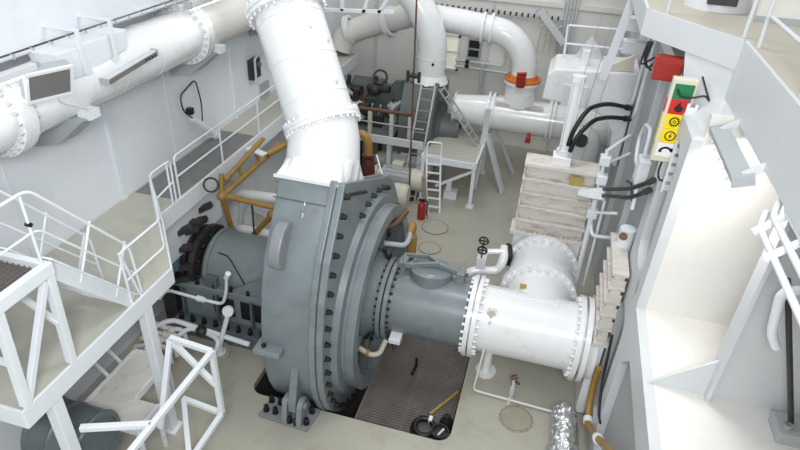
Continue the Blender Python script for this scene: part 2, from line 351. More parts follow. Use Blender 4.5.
# landing
ln = thing('grating_landing', 'raised landing with dark grating and white truss legs at the stair head', 'landing', (-5.6,3.4,WZ))
b = MB(); b.box((-4.86,2.4,3.98),(-4.76,4.02,4.13)); b.build('edge_beam', 'white', ln, bevel=0.008)
b = MB(); b.box((-6.66,3.94,3.98),(-4.86,4.02,4.13)); b.build('edge_beam', 'white', ln, bevel=0.008)
g = MB()
for i in range(52): g.box((-6.64,2.42+i*0.029,4.03),(-4.88,2.432+i*0.029,4.07))
for i in range(24): g.box((-6.6+i*0.073,2.4,4.035),(-6.59+i*0.073,3.94,4.065))
g.build('grating', 'grate', ln, kind='stuff')
for p0, p1, w in (((-4.81,3.22,2.77),(-4.81,3.3,3.98),0.09), ((-4.81,3.9,2.77),(-4.81,3.96,3.98),0.09), ((-4.81,3.26,2.8),(-4.81,3.9,3.95),0.07),
                  ((-5.7,3.22,2.77),(-5.7,3.3,3.98),0.08), ((-5.7,3.9,2.77),(-5.7,3.96,3.98),0.08), ((-4.81,3.9,3.35),(-5.7,3.9,3.95),0.06), ((-5.7,3.25,2.8),(-5.7,3.9,3.9),0.06), ((-4.81,3.28,3.3),(-5.7,3.28,3.3),0.06)):
    b = MB(); b.bar(p0, p1, w); b.build('truss_bar', 'white', ln, bevel=0.006)

# bracing frame hanging from the column
bf = thing('bracing_frame', 'white square-tube bracing frame fixed to the walkway column', 'frame', (-4.2,4.6,0.7))
A = [(-4.53,5.25),(-3.86,5.21)]
bars = [((-4.54,5.25,2.02),(-3.86,5.21,2.0)), ((-3.86,5.21,2.0),(-3.86,5.21,0.74)), ((-4.54,5.25,0.78),(-3.86,5.21,0.74)), ((-3.86,5.21,2.0),(-3.9,3.3,2.0)), ((-3.86,5.21,0.74),(-3.86,3.6,0.74)),
        ((-4.54,5.25,1.98),(-3.88,5.2,1.35)), ((-4.54,5.25,2.0),(-4.46,4.6,0.9)), ((-4.66,3.6,2.0),(-3.9,3.9,2.0)), ((-4.5,5.22,0.8),(-3.9,4.4,0.76))]
for p0, p1 in bars:
    b = MB(); b.bar(p0, p1, 0.075); b.build('tube', 'white', bf, bevel=0.008)
# low work table under the walkway
tb = thing('work_table', 'worn white steel work table standing under the walkway', 'table', (-5.3,5.1,0))
b = MB(); b.box((-5.75,4.45,0.86),(-5.12,5.8,0.9)); b.box((-5.12,4.45,0.86),(-4.72,4.95,0.9)); b.build('table_top', 'worn', tb)
b = MB()
for p0, p1 in (((-5.75,4.45),(-5.75,5.8)),((-5.75,5.8),(-5.12,5.8)),((-5.12,5.8),(-5.12,4.95)),((-4.72,4.95),(-4.72,4.45)),((-4.72,4.45),(-5.75,4.45))): b.bar((p0[0],p0[1],0.88),(p1[0],p1[1],0.88),0.04,0.1)
b.build('rim', 'white', tb)
for x, y in ((-5.72,4.48),(-5.72,5.77),(-5.15,5.77),(-4.75,4.48),(-4.75,4.92)):
    b = MB(); b.bar((x,y,0),(x,y,0.86),0.05); b.build('leg', 'white', tb)
for y in (5.2,5.5):
    b = MB(); b.bar((-5.72,y,0.83),(-6.3,y,1.5),0.04); b.build('brace', 'white', tb)
# dark tank under landing
t = thing('grey_unit', 'dark grey rounded unit under the platform beside the work table', 'machine', (-5.35,3.95,0.6))
b = MB(); b.lathe((-5.85,4.05,1.05),(1,0,0),[(0,0),(0,0.42),(0.03,0.44),(0.06,0.42),(0.36,0.42),(0.39,0.44),(0.42,0.42),(0.8,0.42),(0.83,0.44),(0.86,0.42),(0.86,0.36),(0.84,0.36),(0.84,0)],28); b.build('barrel', 'pump_grey_dark', t)
b = MB(); b.box((-5.6,3.6,0),(-5.1,4.3,0.68)); b.build('cradle', 'dark', t)
# stacked boards beyond the stair
# ================================================================ MAIN PUMP
CY, CZ = 8.1, 1.2
AX = lambda x: (x, CY, CZ)
def outline(off, back=2.05):
    pts = [(7.0,3.92),(6.68,3.42),(6.38,2.98),(6.17,2.44),(6.06,1.8)]
    for i in range(0, 25):
        a = PI + (PI + math.radians(60))*i/24 - 0.05
        pts.append((CY + 2.06*math.cos(a), CZ + 2.06*math.sin(a)))
    pts += [(8.5,3.22),(8.12,3.40)]
    n = len(pts); out = []
    for i, p in enumerate(pts):
        a = Vector(pts[i-1]); c = Vector(pts[(i+1) % n]); d = (c - a); nrm = Vector((d.y, -d.x)).normalized()
        q = Vector(p) - nrm*off if False else Vector(p) + (Vector(p) - Vector((7.85,1.6))).normalized()*off
        out.append((q.x, q.y))
    return out
pump = thing('dredge_pump', 'large grey dredge pump with spiral casing and black bolted front cover', 'pump', (-3.0,8.1,-1.0))
b = MB(); b.prism(outline(0.0), YZ, -3.57, -2.74)
cas = b.build('volute_casing', 'pump_grey', pump, bevel=0.03)
for p in cas.data.polygons:
    if abs(p.normal.x) < 0.3 and p.center.z < 4.7: p.use_smooth = True
b = MB(); b.prism(outline(0.1), YZ, -2.76, -2.66); b.build('casing_flange', 'pump_grey', pump, bevel=0.015)
b = MB(); b.prism(outline(0.085), YZ, -2.645, -2.54); b.build('cover_flange', 'pump_grey', pump, bevel=0.015)
b = MB(); b.prism(outline(0.05), YZ, -2.66, -2.645); b.build('gasket', 'pump_grey_dark', pump)
# cover cone and mouth ring
b = MB(); b.lathe(AX(-2.54), (1,0,0), [(0,1.84),(0.10,1.80),(0.12,1.66),(0.2,1.62)], 72); b.build('front_cover', 'pump_grey', pump)
b = MB(); b.lathe(AX(-2.36), (1,0,0), [(0,1.60),(0.0,1.67),(0.14,1.67),(0.14,1.44),(-0.14,1.42),(-0.14,1.60)], 72); b.build('mouth_ring', 'pump_grey', pump, bevel=0.01)
b = MB(); b.lathe(AX(-2.5), (1,0,0), [(0,1.45),(0,1.05),(0.06,1.0),(0.06,0.86),(0.12,0.82)], 64); b.build('inner_cover', 'pump_grey_dark', pump)
b = MB(); b.lathe(AX(-2.44), (1,0,0), [(0.0,0.84),(0.08,0.68),(0.26,0.62)], 48, smooth_prof=True); b.build('suction_hub', 'pump_grey', pump)
ib = MB(); ringbolts(ib, AX(-2.5), (1,0,0), 1.25, 26, 0.035, 0.06); ib.build('inner_bolts', 'bolt', pump, kind='stuff')
for k in range(8):
    a = 2*PI*(k+0.5)/8; c, s = math.cos(a), math.sin(a)
    b = MB(); b.bar((-2.44,CY+0.86*c,CZ+0.86*s),(-2.42,CY+1.42*c,CZ+1.42*s),0.05,0.16,up=(1,0,0)); b.build('rib', 'pump_grey_dark', pump)
# casing bolts
ol = outline(-0.045)
def walk(pts, step, s0=0.0, closed=False):
    res = []; need = s0
    for a, c in zip(pts[:-1], pts[1:]):
        a = Vector(a); c = Vector(c); L = (c-a).length; 
        while need <= L: res.append(a + (c-a)*(need/L)); need += step
        need -= L
    return res
for p in walk(ol[:27], 0.285, 0.1): bolt_obj('bolt', (-2.54,p.x,p.y), (1,0,0), 0.042, 0.085, 'bolt', pump)
for i in range(6):
    a = math.radians(58 + i*9); bolt_obj('bolt', (-2.54,CY+1.93*math.cos(a),CZ+1.93*math.sin(a)), (1,0,0), 0.042, 0.085, 'bolt', pump)
for i in range(5):
    k = (i+0.9)/6.5; bolt_obj('small_bolt', (-2.54,7.0+1.1*k,3.80-0.5*k), (1,0,0), 0.025, 0.06, 'bolt', pump)
# lugs, clip, feet on casing
def lug(cx, cy, cz, nrm, up, w, h, th, hole, name, mat):
    nrm = Vector(nrm).normalized(); up = Vector(up).normalized(); sd = up.cross(nrm); pts = []
    for i in range(13): a = PI*i/12; pts.append((w/2*math.cos(a), h/2 - w/2 + w/2*math.sin(a)))
    for i in range(13): a = PI + PI*i/12; pts.append((w/2*math.cos(a), -h/2 + w/2 + w/2*math.sin(a)))
    c = Vector((cx,cy,cz)); b = MB(); b.prism(pts, lambda u, v, t: c + sd*u + up*v + nrm*t, -0.12, th)
    return b.build(name, mat, pump, bevel=0.02)
lt = Vector((0.57,0.82)); ln_ = Vector((-0.82,0.57)); lc = Vector((6.47,3.10)); lp_ = [lc + lt*(0.36*math.cos(a)) + ln_*(0.30*abs(math.sin(a))**0.7) for a in [PI*i/14 for i in range(15)]] + [lc - lt*0.3 - ln_*0.15, lc + lt*0.3 - ln_*0.15]
b = MB(); b.prism([(p.x,p.y) for p in lp_], YZ, -3.40, -3.22); b.build('lifting_lug', 'lug_grey', pump, bevel=0.025)
b = MB(); b.box((-3.13,6.74,3.40),(-3.08,6.76,3.66)); b.tube([(-3.105,6.70,3.38),(-3.105,6.74,3.5),(-3.105,6.85,3.66)],0.022,6); b.build('latch_clip', 'alu', pump)
b = MB(); b.bar((-3.62,6.96,3.84),(-2.74,6.96,3.84),0.008,0.006); b.bar((-3.60,6.83,3.66),(-2.77,6.83,3.66),0.014,0.014); b.build('seam', 'pump_grey_dark', pump)
b = MB(); b.prism([(6.3,1.52),(5.88,1.50),(5.86,1.42),(6.05,1.36),(6.3,1.0)], YZ, -3.64, -3.2); b.build('ear_bracket', 'pump_grey', pump, bevel=0.015)
b = MB(); b.cyl((-3.5,5.99,1.50),(-3.5,5.985,1.54),0.04,n=12); b.build('ear_hole', 'bolt', pump)
b = MB(); b.prism([(6.4,1.0),(6.06,1.15),(5.86,0.5),(5.86,0.32),(5.98,0.26),(6.12,0.32),(6.6,0.3)], YZ, -3.11, -2.98); b.build('foot_lug', 'pump_grey', pump, bevel=0.015)
b = MB(); b.prism([(7.02,3.7),(6.86,3.62),(6.84,3.3),(6.96,3.2),(7.04,3.3)], YZ, -2.74, -2.68); b.build('edge_lug', 'pump_grey', pump)
b = MB(); b.box((-3.40,8.0,3.2),(-3.32,8.2,3.6)); b.build('top_lug', 'pump_grey', pump)
# anchor foot on deck
an = thing('anchor_foot', 'grey bolted anchor foot on the deck under the pump casing', 'bracket', (-3.2,6.1,0))
b = MB(); b.prism([(-3.66,5.86),(-2.78,5.80),(-2.72,6.26),(-3.60,6.28)], lambda u, v, t: (u, v, t), 0, 0.07); b.build('base_plate', 'lug_grey', an, bevel=0.012)
for x in (-3.17,-2.92):
    b = MB(); pts = [(5.80,0.07),(6.24,0.07),(6.2,0.25)] + [(5.99+0.14*math.cos(a), 0.40+0.14*math.sin(a)) for a in [PI*i/8 for i in range(9)]] + [(5.80,0.2)]
    b.prism(pts, YZ, x-0.045, x+0.045); b.build('cheek_plate', 'lug_grey', an, bevel=0.01)
b = MB(); b.cyl((-3.25,5.99,0.40),(-2.84,5.99,0.40),0.06,n=14); b.build('pin', 'lug_grey', an)
for x, y in ((-3.56,5.97),(-3.56,6.17),(-3.40,5.97),(-3.40,6.17),(-3.28,6.2),(-2.83,5.92),(-2.83,6.16),(-2.98,5.86),(-3.1,5.87),(-3.04,6.2)): bolt_obj('bolt', (x,y,0.07), (0,0,1), 0.045, 0.13, 'bolt', an)
# ---------------------------------------------------------------- discharge pipe (white)
dp = thing('discharge_pipe', 'thick glossy white discharge pipe rising from the grey pump', 'pipe', (-3.2,7.6,3.7))
P0 = Vector((-3.12,7.55,3.68)); DD = Vector((-0.462,0.405,0.79)).normalized(); D0 = Vector((-0.12,0.46,0.88)).normalized()
# square-to-round transition
n = 48; vs = []; fs = []
corn = [Vector((-3.60,6.98,3.955)),Vector((-2.60,6.98,3.955)),Vector((-2.60,8.13,3.425)),Vector((-3.60,8.13,3.425))]
Q1 = P0 + D0*0.30; a1 = Vector((1,0,0)); a1 = (a1 - D0*a1.dot(D0)).normalized(); b1 = D0.cross(a1)
for j, k in enumerate((0,0.1,0.35,0.7,1.0)):
    for i in range(n):
        t = 2*PI*i/n; cx, sx = math.cos(t), math.sin(t); m = max(abs(cx),abs(sx)); u, v = cx/m, sx/m
        sq = corn[0]*((1-u)*(1-v)/4) + corn[1]*((1+u)*(1-v)/4) + corn[2]*((1+u)*(1+v)/4) + corn[3]*((1-u)*(1+v)/4)
        ci = Q1 + (a1*cx + b1*sx)*0.56
        e = 1-(1-k)**2.6; base = sq*(1-e) + ci*e; base = base + (a1*cx + b1*sx)*((0.03 if i % 4 < 2 else 0.0)*(1-k)*min(1, k*8))
        vs.append(base)
for j in range(4):
    for i in range(n): fs.append((j*n+i, j*n+(i+1)%n, (j+1)*n+(i+1)%n, (j+1)*n+i))
b = MB(); b.add(vs, fs, False); b.build('square_to_round_transition', 'white_gloss', dp)
b = MB(); b.prism([(-3.63,6.95),(-2.56,6.95),(-2.56,8.17),(-3.63,8.17)], lambda u, v, t: (u, v, 3.975-(v-6.94)*0.461+t), -0.055, 0.0); b.build('bottom_flange', 'white_gloss', dp)
F1 = Q1 + D0*0.54 + Vector((-0.04,0,0))
b = MB(); b.tube([Q1-D0*0.02, Q1+D0*0.3, F1+DD*0.03], [0.56,0.55,0.54], 40, caps=False); b.build('lower_stub', 'white_gloss', dp)
b = MB(); b.lathe(F1 - DD*0.06, DD, [(0,0.54),(0,0.60),(0.05,0.60),(0.052,0.585),(0.062,0.585),(0.064,0.60),(0.115,0.60),(0.115,0.53)], 48)
fl1 = b.build('flange', 'white_gloss', dp)
rb = MB(); ringbolts(rb, F1 - DD*0.10, DD, 0.572, 30, 0.022, 0.2); rb.build('flange_bolts', 'white_gloss', fl1, kind='stuff')
F2 = F1 + DD*1.82
b = MB(); b.tube([F1, F1+DD*0.6, F1+DD*1.2, F2], 0.525, 40, caps=False); b.build('main_pipe', 'white_gloss', dp)
for q in (0.35, 0.95, 1.6):
    b = MB(); b.torus(F1+DD*q, DD, 0.526, 0.008, 40, 6); b.build('weld_seam', 'white_gloss', dp)
b = MB(); b.lathe(F2 - DD*0.06, DD, [(0,0.52),(0,0.63),(0.06,0.63),(0.06,0.61),(0.075,0.61),(0.075,0.63),(0.14,0.63),(0.14,0.5)], 48); fl2 = b.build('flange', 'white_gloss', dp)
rb = MB(); ringbolts(rb, F2 - DD*0.11, DD, 0.585, 28, 0.025, 0.25); rb.build('flange_bolts', 'white_gloss', fl2, kind='stuff')
E1 = F2 + DD*0.9
b = MB(); b.tube([F2+DD*0.02, F2+DD*0.4, E1, E1+Vector((-0.5,0.0,0.45)), E1+Vector((-1.25,-0.2,0.6)), E1+Vector((-1.9,-0.5,0.5))], 0.525, 32, fillet=0.4, caps=False); b.build('upper_bend', 'white_gloss', dp)
for q, a in ((0.45,-1.2),(1.3,-1.5),(1.1,-1.0)):
    aa, bb = b.frame(DD); u = aa*math.cos(a) + bb*math.sin(a); b2 = MB(); b2.cyl(F1+DD*q+u*0.5, F1+DD*q+u*0.55, 0.025, n=8); b2.build('plug', 'frame_white', dp)

# ---------------------------------------------------------------- grey suction pipe
sp = thing('suction_pipe', 'grey suction pipe piece with round inspection lid between pump and white tee', 'pipe', (-1.35,8.1,0.6))
b = MB(); b.lathe(AX(-2.1), (1,0,0), [(0,0.59),(1.42,0.59)], 56); b.build('barrel', 'pump_grey', sp)
for x, r in ((-2.16,0.74),(-2.06,0.74)):
    b = MB(); b.lathe(AX(x), (1,0,0), [(0,0.58),(0,r),(0.07,r),(0.07,0.58)], 56); f = b.build('flange', 'pump_grey', sp)
rb = MB(); ringbolts(rb, AX(-1.99), (1,0,0), 0.675, 32, 0.024, 0.05); rb.build('flange_bolts', 'bolt', sp, kind='stuff')
rb = MB(); ringbolts(rb, AX(-2.21), (1,0,0), 0.675, 32, 0.024, 0.05); rb.build('flange_bolts', 'bolt', sp, kind='stuff')
# inspection lid: saddle neck, lid disc, yoke bar, hinge
LO = Vector((-1.42,8.22,1.68)); LN = Vector((0,0.14,0.99)).normalized()
b = MB(); b.lathe(LO, LN, [(0,0.36),(0.18,0.36)], 36); b.build('hatch_neck', 'pump_grey', sp)
b = MB(); b.lathe(LO+LN*0.18, LN, [(0,0.36),(0,0.38),(0.05,0.38),(0.06,0.34),(0.085,0.3),(0.09,0)], 36); lid = b.build('hatch_lid', 'pump_grey', sp)
b = MB(); c = LO+LN*0.3
b.bar(c+V(-0.52,0.12,0), c+V(-0.1,0.14,0.05), 0.05, 0.09); b.bar(c+V(-0.1,0.14,0.05), c+V(0.12,-0.02,0.05), 0.05, 0.09); b.bar(c+V(-0.45,-0.18,0), c+V(0.12,-0.02,0.05), 0.05, 0.09); b.bar(c+V(0.12,-0.02,0.05), c+V(0.52,-0.05,-0.02), 0.09, 0.09); b.bar(c+V(-0.52,0.12,0), c+V(-0.45,-0.18,0), 0.05, 0.09)
b.build('yoke_bar', 'pump_grey', lid, bevel=0.01)
for dx in (-0.5, 0.52):
    b = MB(); b.box((LO.x+dx-0.07,8.1,1.72),(LO.x+dx+0.07,8.34,2.0)); b.build('hinge_block', 'pump_grey', sp, bevel=0.01)
    b = MB(); b.cyl((LO.x+dx-0.12,8.22,1.93),(LO.x+dx+0.12,8.22,1.93),0.035,n=10); b.build('hinge_pin', 'brown', sp)
b = MB(); b.prism([(7.62,0.86),(7.44,0.82),(7.44,0.74),(7.7,0.64)], YZ, -1.92, -1.72); b.build('drain_lug', 'white_gloss', sp)
b = MB(); b.cyl((-1.82,7.5,0.8),(-1.82,7.42,0.62),0.03,n=8); b.build('drain_cock', 'dark', sp)
b = MB(); b.cyl((-1.1,7.56,1.02),(-1.1,7.53,1.03),0.03,n=10); b.build('plug', 'pump_grey_dark', sp)
# ---------------------------------------------------------------- white tee
te = thing('tee_pipe', 'big glossy white tee pipe lying on the deck beside the grey suction pipe', 'pipe', (0.3,8.1,0.6))
b = MB(); b.lathe(AX(-0.62), (1,0,0), [(0,0.58),(1.95,0.58)], 56); b.build('barrel', 'white_gloss', te)
for x in (-0.66, -0.56):
    b = MB(); b.lathe(AX(x), (1,0,0), [(0,0.57),(0,0.72),(0.075,0.72),(0.075,0.57)], 56); b.build('flange', 'white_gloss', te)
rb = MB(); ringbolts(rb, AX(-0.49), (1,0,0), 0.65, 30, 0.028, 0.06); ringbolts(rb, AX(-0.71), (1,0,0), 0.65, 30, 0.028, 0.05); rb.build('flange_bolts', 'white_gloss', te, kind='stuff')
for x in (1.12, 1.24):
    b = MB(); b.lathe(AX(x), (1,0,0), [(0,0.57),(0,0.72),(0.08,0.72),(0.08,0.57)], 56); b.build('flange', 'white_gloss', te)
rb = MB(); ringbolts(rb, AX(1.07), (1,0,0), 0.65, 30, 0.028, 0.05); rb.build('flange_bolts', 'white_gloss', te, kind='stuff')
BR = (0.45, CY, CZ)
b = MB(); b.lathe(BR, (0,1,0), [(0.06,0.585),(0.92,0.585)], 56); b.build('branch', 'white_gloss', te)
for y in (8.98, ):
    b = MB(); b.lathe((0.45,y,CZ), (0,1,0), [(0,0.57),(0,0.70),(0.08,0.70),(0.08,0.57)], 56); b.build('flange', 'white_gloss', te)
rb = MB(); ringbolts(rb, (0.45,8.93,CZ), (0,1,0), 0.65, 26, 0.03, 0.06); rb.build('flange_bolts', 'white_gloss', te, kind='stuff')
b = MB(); b.bar((-0.45,8.16,1.785),(1.15,8.16,1.785),0.06,0.02); b.build('weld_ridge', 'white_gloss', te)
b = MB(); b.box((0.1,8.44,1.715),(0.34,8.56,1.735)); b.build('name_plate', 'brass', te)
b = MB(); b.cyl((-0.22,8.05,0.02),(-0.22,8.05,0.66),0.085,n=20); b.cyl((-0.22,8.05,0.0),(-0.22,8.05,0.04),0.19,n=24); b.build('support_leg', 'white_gloss', te)
b = MB(); b.box((-0.34,7.66,1.65),(-0.2,7.78,1.7)); b.cyl((-0.27,7.7,1.5),(-0.27,7.64,1.78),0.03,n=8); b.build('cock', 'dirty_white', te)
# second branch piece
s2 = thing('spool_piece', 'short white flanged spool between the tee branch and the ribbed gate valve', 'pipe', (0.45,9.55,0.5))
b = MB(); b.lathe((0.45,9.07,CZ), (0,1,0), [(0,0.60),(0.95,0.60)], 56); b.build('barrel', 'white_gloss', s2)
for y in (9.07, 9.92):
    b = MB(); b.lathe((0.45,y,CZ), (0,1,0), [(0,0.58),(0,0.70),(0.08,0.70),(0.08,0.58)], 56); b.build('flange', 'white_gloss', s2)
rb = MB(); ringbolts(rb, (0.45,9.87,CZ), (0,1,0), 0.65, 26, 0.03, 0.06); ringbolts(rb, (0.45,9.15,CZ), (0,1,0), 0.65, 26, 0.03, 0.05); rb.build('flange_bolts', 'white_gloss', s2, kind='stuff')
# ---------------------------------------------------------------- gate valves
def gate_valve(name, label, T, n_rib=4, cyl=True):   # T maps (u across, v toward the pipe, z) to world
    t = thing(name, label, 'valve', T(0,0,0), 'white ribbed gate valves')
    def bx(lo, hi):
        m = MB(); m.box(lo, hi); m.v = [Vector(T(*v)) for v in m.v]; return m
    bx((-0.64,-0.16,0.05),(0.64,0.16,1.80)).build('valve_body', 'white_gloss', t, bevel=0.02)
    bx((-0.72,-0.24,1.80),(0.70,0.24,1.88)).build('bonnet_flange', 'dirty_white', t, bevel=0.008)
    bx((-0.62,-0.15,1.88),(0.62,0.15,3.30)).build('bonnet', 'dirty_white', t, bevel=0.01)
    for i in range(n_rib):
        z = 2.12 + i*0.29
        bx((-0.66,-0.25,z),(0.64,0.22,z+0.05)).build('rib', 'dirty_white', t, bevel=0.006)
        bx((-0.64,-0.22,z+0.02),(-0.62,0.2,z+0.2)).build('rib_end', 'dirty_white', t)
    bx((-0.66,-0.25,3.27),(0.66,0.22,3.34)).build('top_plate', 'dirty_white', t, bevel=0.008)
    r = MB()
    for i in range(14):
        u = -0.64 + i*0.098; m = bx((u-0.018,-0.235,1.88),(u+0.018,-0.20,1.92)); r.v += m.v[:0]; o = len(r.v); r.v += m.v; r.f += [[q+o for q in ff] for ff in m.f]; r.sm += m.sm
    r.build('bonnet_bolts', 'dirty_white', t, kind='stuff')
    return t
g1 = gate_valve('gate_valve', 'worn white ribbed gate valve with an upright hydraulic cylinder on top', lambda u, v, z: (0.45+u, 10.25+v, z))
b = MB(); b.box((0.62,10.0,3.05),(0.86,10.02,3.22)); b.build('name_plate', 'brass', g1)
b = MB(); b.box((0.25,10.1,3.34),(0.58,10.4,3.5)); b.build('gland_block', 'white_gloss', g1, bevel=0.01)
b = MB(); b.lathe((0.42,10.25,3.5),(0,0,1),[(0,0),(0,0.13),(0.1,0.13),(0.1,0.095),(1.35,0.095),(1.35,0.12),(1.45,0.12),(1.45,0)],24); b.build('hydraulic_cylinder', 'white_gloss', g1)
for k, (x, y) in enumerate(((0.34,10.17),(0.5,10.17))):
    b = MB(); b.cyl((x,y,3.5),(x,y,4.95),0.016,n=6); b.build('tie_rod', 'white_gloss', g1)
g2 = gate_valve('gate_valve', 'white ribbed gate valve beside the pale side wall at the tee end', lambda u, v, z: (1.46+v*0.5, 8.1+u*0.86, z*0.9), 4)
b = MB(); b.lathe((1.3,8.1,CZ),(1,0,0),[(0,0.58),(0.1,0.66),(0.16,0.66)],40); b.build('pipe_collar', 'white_gloss', g2)
# ================================================================ DRIVE behind the pump
gb = thing('bearing_housing', 'grey bearing housing and base frame on the drive side of the pump', 'machine', (-4.9,8.1,0))
b = MB(); b.lathe(AX(-5.5),(1,0,0),[(0,0.3),(0.0,0.62),(0.06,0.67),(0.12,0.67),(0.12,0.62),(1.15,0.62),(1.15,0.7),(1.25,0.7),(1.25,0.58),(1.91,0.5)],48); b.build('drum_housing', 'pump_grey', gb)
b = MB(); b.box((-6.05,7.35,1.02),(-4.06,8.85,1.14)); b.build('base_plate', 'pump_grey', gb, bevel=0.015)
b = MB(); b.box((-6.0,7.45,0.02),(-4.08,8.75,1.02)); b.build('base_frame', 'pump_grey', gb, bevel=0.015)
b = MB(); b.box((-6.05,7.16,0.28),(-4.06,7.5,0.36)); b.box((-6.0,7.2,0.0),(-4.1,7.46,0.28)); b.build('sole_plate', 'pump_grey_dark', gb, bevel=0.01)
for x in (-5.9,-5.2,-4.5,-4.12):
    b = MB(); b.prism([(7.34,0.36),(7.46,0.36),(7.46,1.02),(7.38,1.02)], YZ, x-0.02, x+0.02); b.build('stiffener', 'pump_grey_dark', gb)
for i in range(8): bolt_obj('bolt', (-5.9+i*0.235,7.25,0.36), (0,0,1), 0.045, 0.13, 'bolt', gb)
for i in range(6): bolt_obj('bolt', (-5.9+i*0.34,7.41,1.14), (0,0,1), 0.04, 0.1, 'bolt', gb)
for x in (-5.3,-4.75):
    b = MB(); b.box((x,7.438,0.5),(x+0.42,7.452,0.9)); b.build('frame_opening', 'black', gb)
b = MB(); b.box((-5.4,7.38,1.14),(-5.15,7.58,1.36)); b.build('junction_box', 'pump_grey_dark', gb, bevel=0.01)
b = MB(); b.prism([(-4.9,1.14),(-3.75,1.14),(-3.75,1.9)], lambda u, v, t: (u, t, v), 7.4, 7.46); b.build('gusset', 'pump_grey', gb)
b = MB(); b.tube([(-5.2,7.65,1.75),(-4.9,7.5,1.85),(-4.7,7.45,1.5),(-4.6,7.5,1.2)],0.012,6,fillet=0.15); b.build('cable', 'black', gb)
cp = thing('shaft_coupling', 'dark rusty shaft coupling ring with guards beside the bearing housing', 'coupling', (-6.0,8.1,0.5))
b = MB(); b.lathe(AX(-5.95),(1,0,0),[(0,0),(0,0.64),(0.1,0.64),(0.1,0.45),(0.2,0.45),(0.2,0.68),(0.3,0.68),(0.3,0)],36); b.build('coupling_ring', 'dark', cp)
for k in range(12):
    a = 2*PI*k/12; bolt_obj('bolt', (-5.65,CY+0.56*math.cos(a),CZ+0.56*math.sin(a)), (1,0,0), 0.05, 0.08, 'bolt', cp)
for k, (y, z, a) in enumerate(((7.55,1.75,0.3),(7.8,1.95,0.6),(8.1,2.02,0.2),(7.4,1.45,0.1),(7.35,1.2,0.4),(8.3,2.1,1.2),(7.95,2.15,-0.8),(7.6,2.0,1.5))):
    b = MB(); b.bar((-6.15,y-0.05,z-0.1),(-5.7,y+0.08,z+0.12*a),0.14,0.1); b.build('guard_piece', 'dark', cp, bevel=0.01)
lp = thing('lube_pump', 'small teal lube oil pump on the end of the base frame', 'pump', (-6.25,7.4,0.7))
b = MB(); b.lathe((-6.35,7.45,1.35),(0.75,-0.2,0.25),[(0,0),(0,0.1),(0.05,0.14),(0.3,0.14),(0.32,0.17),(0.36,0.17),(0.36,0.1),(0.5,0.09),(0.5,0)],20); b.build('motor', 'blue', lp)
b = MB(); b.box((-6.35,7.38,0.0),(-6.07,7.62,1.25)); b.build('bracket', 'dark', lp)
# ================================================================ LEFT WALL PIPE AND LAMPS
lpz = 5.2; lpx = -6.12
lpipe = thing('wall_pipe', 'long white flanged pipe running high along the left wall', 'pipe', (lpx,7.5,4.8))
b = MB(); b.lathe((lpx,-2.0,lpz),(0,1,0),[(0,0.40),(11.0,0.40)],40); b.build('barrel', 'white_gloss', lpipe)
b = MB(); b.lathe((lpx,9.0,lpz),(0,1,0),[(0,0.39),(6.0,0.39)],40); b.build('far_barrel', 'warm_white', lpipe)
for y in (5.05, 8.95, 11.6):
    b = MB(); b.lathe((lpx,y-0.1,lpz),(0,1,0),[(0,0.39),(0,0.50),(0.09,0.50),(0.09,0.485),(0.11,0.485),(0.11,0.50),(0.2,0.50),(0.2,0.39)],44); f = b.build('flange', 'white_gloss', lpipe)
    rb = MB(); ringbolts(rb, (lpx,y-0.15,lpz), (0,1,0), 0.455, 24, 0.028, 0.3); rb.build('flange_bolts', 'frame_white', f, kind='stuff')
for y in (6.05, 9.3, 12.3):
    b = MB(); b.prism([(-6.66,4.35),(-6.2,4.45),(-5.70,4.86),(-6.66,4.92)], lambda u, v, t: (u, t, v), y-0.2, y+0.2); s = b.build('saddle_bracket', 'panel_grey', lpipe)
    b = MB(); b.box((-5.85,y-0.1,4.84),(-5.66,y+0.1,4.96)); b.build('pad', 'white', s)
for y in (6.9,7.75): 
    b = MB(); b.torus((lpx,y,lpz),(0,1,0),0.40,0.006,40,6); b.build('weld_seam', 'white_gloss', lpipe)
# conduit under girder
cd = thing('cable_conduit', 'thin clamped cable conduit under the deep girder above the wall pipe', 'conduit', (-6.12,7.0,5.72))
b = MB(); b.cyl((-6.12,-1.5,5.74),(-6.12,12.0,5.74),0.025,n=8); b.build('pipe', 'frame_white', cd)
for i in range(22):
    y = 4.3+i*0.3; b = MB(); b.box((-6.15,y-0.008,5.71),(-6.09,y+0.008,5.77)); b.build('clamp', 'panel_grey', cd)
